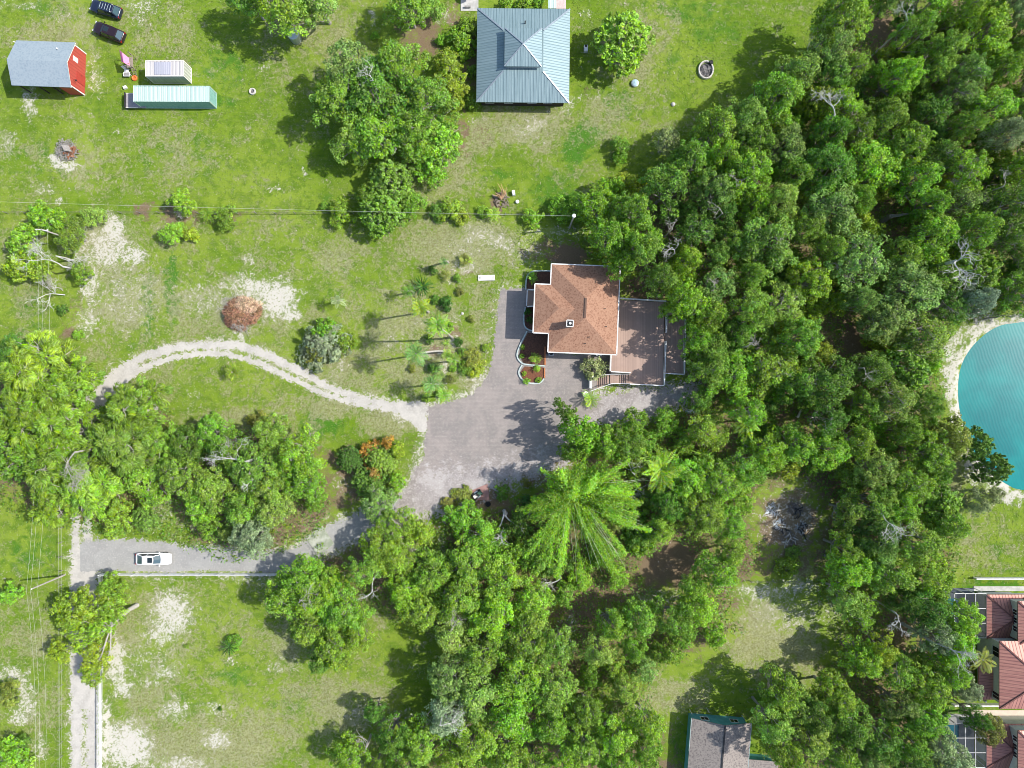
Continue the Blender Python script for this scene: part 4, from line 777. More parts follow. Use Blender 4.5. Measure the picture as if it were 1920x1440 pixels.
    return o
tilehouse('upper of two pale stucco houses with pink clay tile roofs on the right edge', 0)
tilehouse('pale stucco house with clay tile roofs in the lower right corner', 243, full=False)
def wall_strip(label, x0, y0, x1, y1, mat=M['white'], name='garden_wall', h=.9, w=.22, cat='wall'):
    a = P(x0,y0); b = P(x1,y1); mb = MB(); mb.beam(a+Vector((0,0,h/2)), b+Vector((0,0,h/2)), w, h); return tag(mb.build(name, mat, loc=(a.x,a.y,0)), label, cat)
wall_strip('thin white wall crossing bright lawn above the upper clay tile house', 1824, 1083, 1990, 1083)
wall_strip('thin white wall between the two clay tile houses', 1783, 1319, 1880, 1319)
pp = P(1860,1101); mb = MB(); a = P(1825,1108); b = P(1990,1099); mb.box(((a.x+b.x)/2,(a.y+b.y)/2,.05),(b.x-a.x,b.y-a.y,.1)); tag(mb.build('side_path', M['concrete'], loc=(a.x,a.y,0)), kind='structure')
mb = MB(); a = P(1807,1341); b = P(1990,1331); mb.box(((a.x+b.x)/2,(a.y+b.y)/2,.06),(b.x-a.x,b.y-a.y,.12)); tag(mb.build('patio_path', simple('cream_paving', (.62,.52,.42,1), (.55,.46,.38,1), 1.5), loc=(a.x,a.y,0)), kind='structure')
p = P(1765,1288); mb = MB(); mb.lathe((p.x,p.y,0), [(.5,0),(.55,.6),(.45,.7),(.3,.7),(.25,.6)], 18); tag(mb.build('round_planter', M['white'], loc=(p.x,p.y,0)), 'round white planter between trees left of the clay tile house', 'planter')

# ------------------------------------------------------------------ cars
def car(label, px, py, z, L, Wd, H, rz, paint, suv=True, group=None, sunroof=True, rack=False):
    o = thing('parked_car', label, 'car', (P(px,py,z).x, P(px,py,z).y, 0), rz, group); hl = L/2; hw = Wd/2; zb = .28; belt = H*.58
    st = [(-1,.78,belt*.86),(-.97,.9,belt*.95),(-.86,.97,belt),(-.5,1,belt),(0,1,belt),(.35,1,belt*.99),(.62,.98,belt*.93),(.84,.93,belt*.86),(.95,.84,belt*.78),(1,.68,belt*.66)]
    rings = []
    for u, k, zt in st:
        w_ = hw*k; x = u*hl; rings.append([(x,-w_*.92,zb),(x,-w_,zb+.2),(x,-w_,zt*.8),(x,-w_*.93,zt*.97),(x,-w_*.6,zt),(x,0,zt*1.015),(x,w_*.6,zt),(x,w_*.93,zt*.97),(x,w_,zt*.8),(x,w_,zb+.2),(x,w_*.92,zb)])
    mb = MB(); mb.loft(rings); mb.build('body', paint, o, local=True, smooth=True)
    rb = -.93 if suv else -.88; rt = -.74 if suv else -.5; ft = .12; fb = .42
    def gh(mb, k0, k1, xb0, xt0, xt1, xb1, z0, z1, y0=.88, y1=.72): pass
    zr = H; yb, yt_ = hw*.9, hw*.72
    B = [(rb*hl,-yb*.86),(rb*hl*.6,-yb),(fb*hl*.75,-yb),(fb*hl,-yb*.8),(fb*hl+.06,0),(fb*hl,yb*.8),(fb*hl*.75,yb),(rb*hl*.6,yb),(rb*hl,yb*.86)]
    T = [(rt*hl,-yt_*.86),(rt*hl*.7,-yt_),(ft*hl*.6,-yt_),(ft*hl,-yt_*.84),(ft*hl+.05,0),(ft*hl,yt_*.84),(ft*hl*.6,yt_),(rt*hl*.7,yt_),(rt*hl,yt_*.86)]
    mb = MB(); mb.loft([[(x,y,belt*.96) for x,y in B], [(x,y,zr-.06) for x,y in T]]); mb.build('side_windows', M['glass'], o, local=True)
    mb = MB(); mb.prism([(x*1.01,y*1.02) for x,y in T], zr-.07, zr-.02); mb.prism([(x*.97,y*.92) for x,y in T], zr-.02, zr+.01); mb.build('roof', paint, o, local=True)
    mb = MB(); 
    q = [(fb*hl+.03,-yb*.74,belt*.99),(fb*hl+.09,0,belt*1.0),(fb*hl+.03,yb*.74,belt*.99),(ft*hl+.03,yt_*.78,zr-.055),(ft*hl+.08,0,zr-.045),(ft*hl+.03,-yt_*.78,zr-.055)]
    mb.add(q, [(0,1,4,5),(1,2,3,4)]); mb.build('windscreen', M['wscreen'], o, local=True)
    q = [(rb*hl-.03,-yb*.76,belt*.99),(rb*hl-.03,yb*.76,belt*.99),(rt*hl-.03,yt_*.76,zr-.07),(rt*hl-.03,-yt_*.76,zr-.07)]
    mb = MB(); mb.add(q, [(0,3,2,1)]); mb.build('rear_window', M['wscreen'], o, local=True)
    for s in (-1, 1):
        for q0, q1, w0, w1 in (((fb*hl+.02,s*yb*.84,belt*.98),(ft*hl+.02,s*yt_*.88,zr-.06),.08,.07),((rb*hl-.01,s*yb*.86,belt*.98),(rt*hl,s*yt_*.88,zr-.06),.1,.08),((-.25*hl,s*(yb+.01),belt),(-.25*hl,s*(yt_+.01),zr-.06),.09,.04)):
            mb = MB(); mb.beam(q0, q1, w0, w1); mb.build('pillar', paint, o, local=True)
    if sunroof: mb = MB(); mb.box((-.02*hl-.1,0,zr+.018),(.75,.8,.025)); mb.build('sunroof', M['glass'], o, local=True)
    for s in (-1, 1):
        if rack: mb = MB(); mb.beam((rt*hl*.85,s*yt_*.82,zr+.07),(ft*hl*.5,s*yt_*.82,zr+.07),.05,.05); mb.beam((rt*hl*.85,s*yt_*.82,zr),(rt*hl*.85,s*yt_*.82,zr+.07),.05,.05); mb.beam((ft*hl*.5,s*yt_*.82,zr),(ft*hl*.5,s*yt_*.82,zr+.07),.05,.05); mb.build('roof_rail', M['chrome'], o, local=True)
        mb = MB(); mb.box((fb*hl-.1,s*(hw+.1),belt+.05),(.14,.22,.16),top=(.8,.9)); mb.build('mirror', paint, o, local=True)
        mb = MB(); mb.box((hl*.93,s*hw*.62,belt*.72),(.2,.42,.13),rz=-s*.3); mb.build('headlight', M['headlight'], o, local=True)
        mb = MB(); mb.box((-hl*.97,s*hw*.72,belt*.78),(.14,.3,.26),rz=s*.2); mb.build('taillight', M['taillight'], o, local=True)
        for xx in (-.6, .62):
            mb = MB(); mb.tube([(xx*hl,s*(hw-.22),.36),(xx*hl,s*(hw+.01),.36)], .36, 18); wh = mb.build('wheel', M['rubber'], o, local=True); mb = MB(); mb.tube([(xx*hl,s*(hw+.011),.36),(xx*hl,s*(hw+.02),.36)], .22, 12); mb.build('rim', M['chrome'], wh, local=True)
    mb = MB(); mb.box((-hl*.985,0,.45),(.14,Wd*.75,.2)); mb.build('bumper', M['black'], o, local=True)
    if rack:
        mb = MB()
        for k in range(5): mb.box((rt*hl*.75+k*.42,0,zr+.03),(.05,yt_*1.3,.04))
        mb.build('roof_slats', M['steel'], o, local=True)
    return o
car('white car with black sunroof parked on the gravel drive', 287, 1048.5, .8, 5.6, 1.95, 1.5, 0, M['carwhite'], suv=False)
car('dark navy car with ladder roof rack, upper of two parked on the upper left lawn', 196, 15, 1., 5.0, 1.95, 1.75, math.radians(180-17), M['carblue'], rack=True, sunroof=False)
car('dark maroon black car, lower of two parked on the upper left lawn', 202, 58, 1., 5.1, 1.98, 1.75, math.radians(180-22), M['cardark'], sunroof=True)

# ------------------------------------------------------------------ fences, poles, wires
def rail_fence(label, pts, h=1.25, rails=4, gap=2.6, mat=M['white'], name='rail_fence'):
    P_ = [P(*q) for q in pts]; o = thing(name, label, 'fence', P_[0]); rm = MB()
    for a, b in zip(P_, P_[1:]):
        L = (b-a).length; n = max(1, round(L/gap))
        for i in range(n+1):
            p = a.lerp(b, i/n); mb = MB(); mb.box((p.x,p.y,h/2+.04),(.13,.13,h+.08)); mb.build('post', mat, o)
        for k in range(rails): z = h-.06-k*(h-.25)/(rails-1)*1.0; rm.beam(a+Vector((0,0,z)), b+Vector((0,0,z)), .05, .13)
    rm.build('rails', mat, o); return o
rail_fence('white rail fence running along the lower edge of the gravel drive', [(193,1075),(537,1075)])
rail_fence('white rail fence down the right side of the sandy lane', [(193,1078),(192,1470)], gap=3.2)
M['darkwire'] = NT('rusty_wire').fin((.12,.11,.09,1), .7)
def wire_fence(label, pts, gap, h=1.25, lean=0, wires=3):
    P_ = [P(*q) for q in pts]; o = thing('wire_fence', label, 'fence', P_[0]); wr = MB()
    for a, b in zip(P_, P_[1:]):
        L = (b-a).length; n = max(1, round(L/gap))
        for i in range(n+1): p = a.lerp(b, i/n); mb = MB(); mb.tube([(p.x,p.y,0),(p.x+R.uniform(-.04,.04),p.y+R.uniform(-.04,.04),h)], .05, 6); mb.build('post', M['greywood'], o)
        for k in range(wires): z = h*(1-.3*k)-.08; wr.tube([a+Vector((0,0,z)), b+Vector((0,0,z))], .012, 4)
    wr.build('wires', M['wirefaint'] if gap < 2.5 else M['darkwire'], o); return o
wire_fence('wire fence on wooden posts left of the sandy lane', [(119,962),(118,1470)], 2.3)
wire_fence('old wire fence along the strip of shrubs above the shingle house', [(-20,400),(300,400),(700,402),(1090,404)], 3.0)
wire_fence('short wire fence across the bare clearing right of the bamboo', [(1405,1088),(1580,1092)], 3.5)
def sag(a, b, s, n=14): return [a.lerp(b, i/n)-Vector((0,0,s*4*(i/n)*(1-i/n))) for i in range(n+1)]
def pole(label, base, h, arm=None, top=None, mat=M['palebark']):
    o = thing('utility_pole', label, 'pole', base); mb = MB(); mb.tube([(base.x,base.y,0),(base.x,base.y,h)], [.15,.1], 10); mb.build('pole', mat, o)
    if arm: mb = MB(); mb.beam((base.x-arm,base.y+.1,h-.3),(base.x+arm,base.y-.15,h-.3),.12,.12); ca = mb.build('crossarm', M['offwhite'], o)
    for s in ((-1,-.3,1) if arm else (0,)): mb = MB(); mb.lathe((base.x+s*(arm or 0),base.y,h-(.24 if arm else 0)), [(.07,0),(.09,.12),(.04,.22)], 8); mb.build('insulator', M['white'], o)
    if top: mb = MB(); mb.lathe((base.x,base.y,h-.1), [(.16,0),(.3,.15),(.28,.35),(.1,.42)], 14); mb.build('pole_cap', M['white'], o)
    return o
h1_ = 7.6; k_ = CAMH/(CAMH-h1_)
def under(px, py, z): q = P(px, py, z); return Vector((q.x, q.y, 0))
b1 = under(77, 430, 7.6); b2 = under(60, 1104, 7.3); b3 = under(70,1560,7.3); b0 = under(75,-80,7.6)
pole('pole with pale crossarm standing in the trees at the left edge', b1, 7.6, arm=.85)
pole('bare pole casting a long shadow at the lower left edge', b2, 7.3, arm=None)
pole('slim pole with round white cap at the edge of the wood above the shingle house', under(1076,405,7.5), 7.5, top=True)
for i, s in enumerate((-1,-.25,1)):
    lb = ['left','middle','right'][i]
    for q, r_, w in ((b1,b2,'upper'),(b2,b3,'lower')):
        mb = MB(); mb.tube(sag(q+Vector((s*.8,0,7.4)), r_+Vector((s*.8,0,7.3)), 1.3), .008, 4); tag(mb.build('power_line', M['wire'], loc=(q.x,q.y,0)), '%s strand of the three wires, %s span along the left edge' % (lb, 'above the bare pole' if w == 'upper' else 'below the bare pole'), 'wire', 'power lines along the left edge')
q = under(1076,405,7.5); mb = MB(); mb.tube(sag(Vector((b1.x-14,P(0,399).y,7.3)), q+Vector((0,0,7.5)), .5, 20), .012, 4); tag(mb.build('power_line', M['wire'], loc=(q.x,q.y,0)), 'single long white wire crossing above the shrubs to the capped pole', 'wire')
mb = MB(); a = b2+Vector((0,0,7)); b = P(118,1081,.2); mb.tube([a, b], .025, 5)
tag(mb.build('guy_wire', M['wire'], loc=(a.x,a.y,0)), 'pale stay wire running down beside the bare left pole', 'wire')
# ------------------------------------------------------------------ vegetation generators
def unit(v): return v/(np.linalg.norm(v, axis=-1, keepdims=True)+1e-9)
def leaf_mesh(name, C, N, L, Wd, tone, rs, T=None, mat=None):
    n = len(C); rnd = rs.normal(size=(n,3))
    if T is None: T = rnd
    T = unit(T - N*np.sum(T*N, -1, keepdims=True)); B = np.cross(N, T)
    L = (np.ones(n)*L)[:,None]; Wd = (np.ones(n)*Wd)[:,None]
    V = np.stack([C-T*L*.5, C+B*Wd*.5+T*L*.05, C+T*L*.5, C-B*Wd*.5+T*L*.05], 1).reshape(-1,3)
    me = bpy.data.meshes.new(name); me.vertices.add(4*n); me.vertices.foreach_set('co', V.astype(np.float32).ravel())
    me.loops.add(4*n); me.loops.foreach_set('vertex_index', np.arange(4*n, dtype=np.int32)); me.polygons.add(n); me.polygons.foreach_set('loop_start', np.arange(0,4*n,4,dtype=np.int32)); me.update(calc_edges=True)
    cattr(me, 'tone', np.repeat(np.concatenate([np.clip(tone,0,1), np.ones((n,1))], 1), 4, 0)); me.materials.append(mat or M['leaf']); return me
def mobj(name, me, parent): o = bpy.data.objects.new(name, me); COL.objects.link(o); o.parent = parent; return o
def poisson(rs, n, fn, dmin, tries=4000):
    pts = []
    for _ in range(tries):
        p = fn()
        if p is None: continue
        if all((p[0]-q[0])**2+(p[1]-q[1])**2+(p[2]-q[2])**2 > dmin*dmin for q in pts): pts.append(p)
        if len(pts) >= n: break
    return pts
def crown(rs, R=5., H=11., base=3.5, nl=9, lob=(.3,.45), cl=.66, per=60, LL=.36, LW=.19, up=.5, flat=.66, feather=0., spacing=.86, fill=1.):
    def lp():
        a = rs.uniform(0, 6.283); r = R*.66*math.sqrt(rs.uniform()); z = base+(H-base)*(.62-.42*(r/(R*.66))**1.6)*rs.uniform(.8,1.15); return (r*math.cos(a), r*math.sin(a), z)
    lobes = poisson(rs, nl, lp, R*.36, 400); LR = [R*rs.uniform(*lob) for _ in lobes]; cps = []; src = []
    for li_, (c, r) in enumerate(zip(lobes, LR)):
        k = int(fill*2.2*2*math.pi*r*r/(spacing**2)*.55)
        for _ in range(k):
            d = rs.normal(size=3); d /= np.linalg.norm(d)
            if d[2] < -.25: continue
            rr = r*rs.uniform(.7,1.18); p = np.array(c)+d*rr*np.array([1,1,flat])+rs.normal(size=3)*r*.09
            bad = False
            for j, (c2, r2) in enumerate(zip(lobes, LR)):
                if j != li_ and np.linalg.norm((p-np.array(c2))/np.array([1,1,flat])) < r2*.72: bad = True; break
            if bad: continue
            if any(np.sum((p-q)**2) < (spacing*.62)**2 for q in cps[-60:]): continue
            cps.append(p); src.append(li_)
    cps = np.array(cps); m = len(cps); tb = rs.uniform(.15,.85,m); hb = rs.uniform(.2,.8,m); cr = cl*rs.uniform(.65,1.25,m)
    idx = np.repeat(np.arange(m), per); d = rs.normal(size=(len(idx),3)); d[:,2] = np.abs(d[:,2])*1.0-.25; d = unit(d)
    lc = np.array(lobes)[np.array(src)]; out = unit(cps-lc*np.array([1,1,.9]))
    C = cps[idx]+d*(cr[idx]*rs.uniform(.35,1.,len(idx))**.6)[:,None]*np.array([1,1,.75])
    N = unit(d*.6+out[idx]*.3+rs.normal(size=d.shape)*.6+np.array([0,0,up])); T = None
    if feather: T = unit(out[idx]*np.array([1,1,.3])+np.array([0,0,-.25])+rs.normal(size=d.shape)*.25)
    tone = np.stack([tb[idx]*.55+rs.uniform(0,.45,len(idx)), hb[idx]*.6+rs.uniform(0,.4,len(idx)), rs.uniform(0,1,len(idx))], 1)
    sz = rs.uniform(.7,1.3,len(idx)); return C, N, LL*sz, LW*sz, tone, T, lobes, LR, cps, src
def curved(a, b, rs, k=5, w=.12):
    a = Vector(a); b = Vector(b); L = (b-a).length; o = Vector(rs.normal(size=3))*L*w; return [a.lerp(b, i/k)+o*math.sin(math.pi*i/k)+Vector((0,0,-.1*L*math.sin(math.pi*i/k))) for i in range(k+1)]
def proto_tree(name, seed, mat='leaf', bark='bark', twigs=4, tr=.26, **kw):
    rs = np.random.RandomState(seed); o = thing(name, None, None); C, N, L, Wd, tone, T, lobes, LR, cps, src = crown(rs, **kw); H = kw.get('H', 11.)
    mobj('crown', leaf_mesh('crown', C, N, L, Wd, tone, rs, T, M[mat]), o)
    mb = MB(); fk = Vector((rs.uniform(-.3,.3), rs.uniform(-.3,.3), kw.get('base',3.5)*.75)); mb.tube([(0,0,-.1),(fk.x*.4,fk.y*.4,fk.z*.5),fk], [tr*1.5,tr*1.1,tr], 8)
    for i, (c, r) in enumerate(zip(lobes, LR)):
        c = Vector(c); pts = curved(fk, c, rs); mb.tube(pts, [tr*.62*(1-.13*j) for j in range(6)], 6)
        own = [cps[j] for j in range(len(cps)) if src[j] == i]
        for _ in range(min(twigs, len(own))):
            q = Vector(own[rs.randint(len(own))]); mb.tube(curved(c, c+(q-c)*1.14, rs, 4, .25), [tr*.26,tr*.2,tr*.15,tr*.1,tr*.05], 4)
    mb.build('trunk', M[bark], o, local=True); return o
def bare_tree_mb(rs, H=7., depth=4, spread=.7, r0=.16, start=(0,0,0), dir0=(0,0,1), drop=0.):
    mb = MB()
    def go(p, d, L, r, k):
        pts = [p]; q = p.copy(); dd = d.copy()
        for i in range(4): dd = (dd+Vector(rs.normal(size=3))*.24+Vector((0,0,-drop))).normalized(); q = q+dd*L/4; pts.append(q.copy())
        mb.tube(pts, [r*(1-.13*i) for i in range(5)], 5 if k > 1 else 3, cap=False)
        if k <= 0: return
        for _ in range(rs.randint(3,5)):
            nd = (dd+Vector(rs.normal(size=3))*spread).normalized(); go(pts[rs.randint(2,5)], nd, L*rs.uniform(.55,.8), r*.6, k-1)
    go(Vector(start), Vector(dir0).normalized(), H*.42, r0, depth); return mb

protos = {}
def P_(kind, *a, **k): protos.setdefault(kind, []).append(proto_tree(*a, **k))
for s in range(6): P_('oak', 'oak_tree', 10+s, nl=10+2*(s%3), H=11.+s%2, per=58, lob=(.16+.03*(s%3),.38), cl=.72)
for s in range(3): P_('pale', 'oak_tree', 30+s, bark='palebark', twigs=20, nl=13, lob=(.2,.36), cl=.62, per=44, LL=.34, LW=.17, spacing=.84, fill=1.)
for s in range(3): P_('lime', 'feathery_tree', 40+s, nl=11, lob=(.28,.4), cl=.62, per=64, LL=.6, LW=.13, up=.7, feather=1., bark='palebark', twigs=6)
for s in range(2): P_('glossy', 'glossy_tree', 50+s, mat='gloss', nl=12, lob=(.32,.42), cl=.42, per=26, LL=.46, LW=.26, spacing=.6, flat=.9, H=8.5, base=1.5)
for s in range(3): P_('bush', 'shrub', 60+s, R=1.6, H=2.2, base=.1, nl=6, lob=(.4,.55), cl=.3, per=24, LL=.26, LW=.13, spacing=.34, tr=.05, twigs=2)
for s in range(2): P_('scrub', 'small_tree', 70+s, R=3., H=5., base=1., nl=8, lob=(.3,.45), cl=.42, per=34, LL=.3, LW=.16, spacing=.52, tr=.12, twigs=4)

PLANTED = []; used = {}
CAT = {'oak':'tree','pale':'tree','lime':'tree','glossy':'tree','bush':'shrub','scrub':'tree'}
R0 = {'oak':5.,'pale':5.,'lime':5.,'glossy':5.,'bush':1.6,'scrub':3.}
HZ = {'oak':11.,'pale':11.,'lime':11.,'glossy':8.5,'bush':2.2,'scrub':5.}
RT = random.Random(11)
# base colours of foliage
TINT = {'mid':(.195,.345,.028),'dark':(.12,.25,.024),'deep':(.06,.15,.018),'bright':(.21,.41,.02),'yellow':(.27,.385,.022),'lime':(.225,.385,.022),'grey':(.28,.35,.15),'olive':(.22,.26,.04),'soft':(.23,.37,.06),'blue':(.14,.27,.055),'rust':(.42,.25,.04)}
TNAME = {'mid':'mid green','dark':'dark green','deep':'deep green','bright':'bright green','yellow':'yellow green','lime':'lime green','grey':'grey green','olive':'olive green','soft':'soft green','blue':'blue green','rust':'rusty green'}
def plant(kind, px, py, r, tint='mid', h=None, ry=None, label=None, group=None, rz=None):
    """crown centre at photo pixel (px,py), crown radius r in photo pixels, height h in metres"""
    if h is None: h = HZ[kind]*RT.uniform(.85,1.12)*(1 if kind in ('bush','scrub') else min(1.1, .55+.45*r/52))
    if kind == 'bush' and r > 24 and h < 3: h = 2.0+r*.03
    if kind in ('oak','pale') and px > 1100: h *= 1.17
    zc = h*.68; s = r/pm(zc)/R0[kind]; sy = (ry or r)/pm(zc)/R0[kind]; lst = protos[kind]; pr_ = lst[RT.randrange(len(lst))]
    q = P(px, py, zc); rot = RT.uniform(0, 6.283) if ry is None else RT.uniform(-.25,.25)+(math.pi if RT.random() < .5 else 0)
    if rz is not None: rot = rz
    c = TINT[tint]; j = RT.uniform(.8,1.16); col = (c[0]*j*RT.uniform(.9,1.12), c[1]*j, c[2]*RT.uniform(.8,1.3), 1)
    o = dup(pr_, (q.x, q.y, 0), rot, (s, sy, h/HZ[kind]), color=col); o['category'] = CAT[kind]
    PLANTED.append([o, px, py, r, kind, tint, label, group]); return o

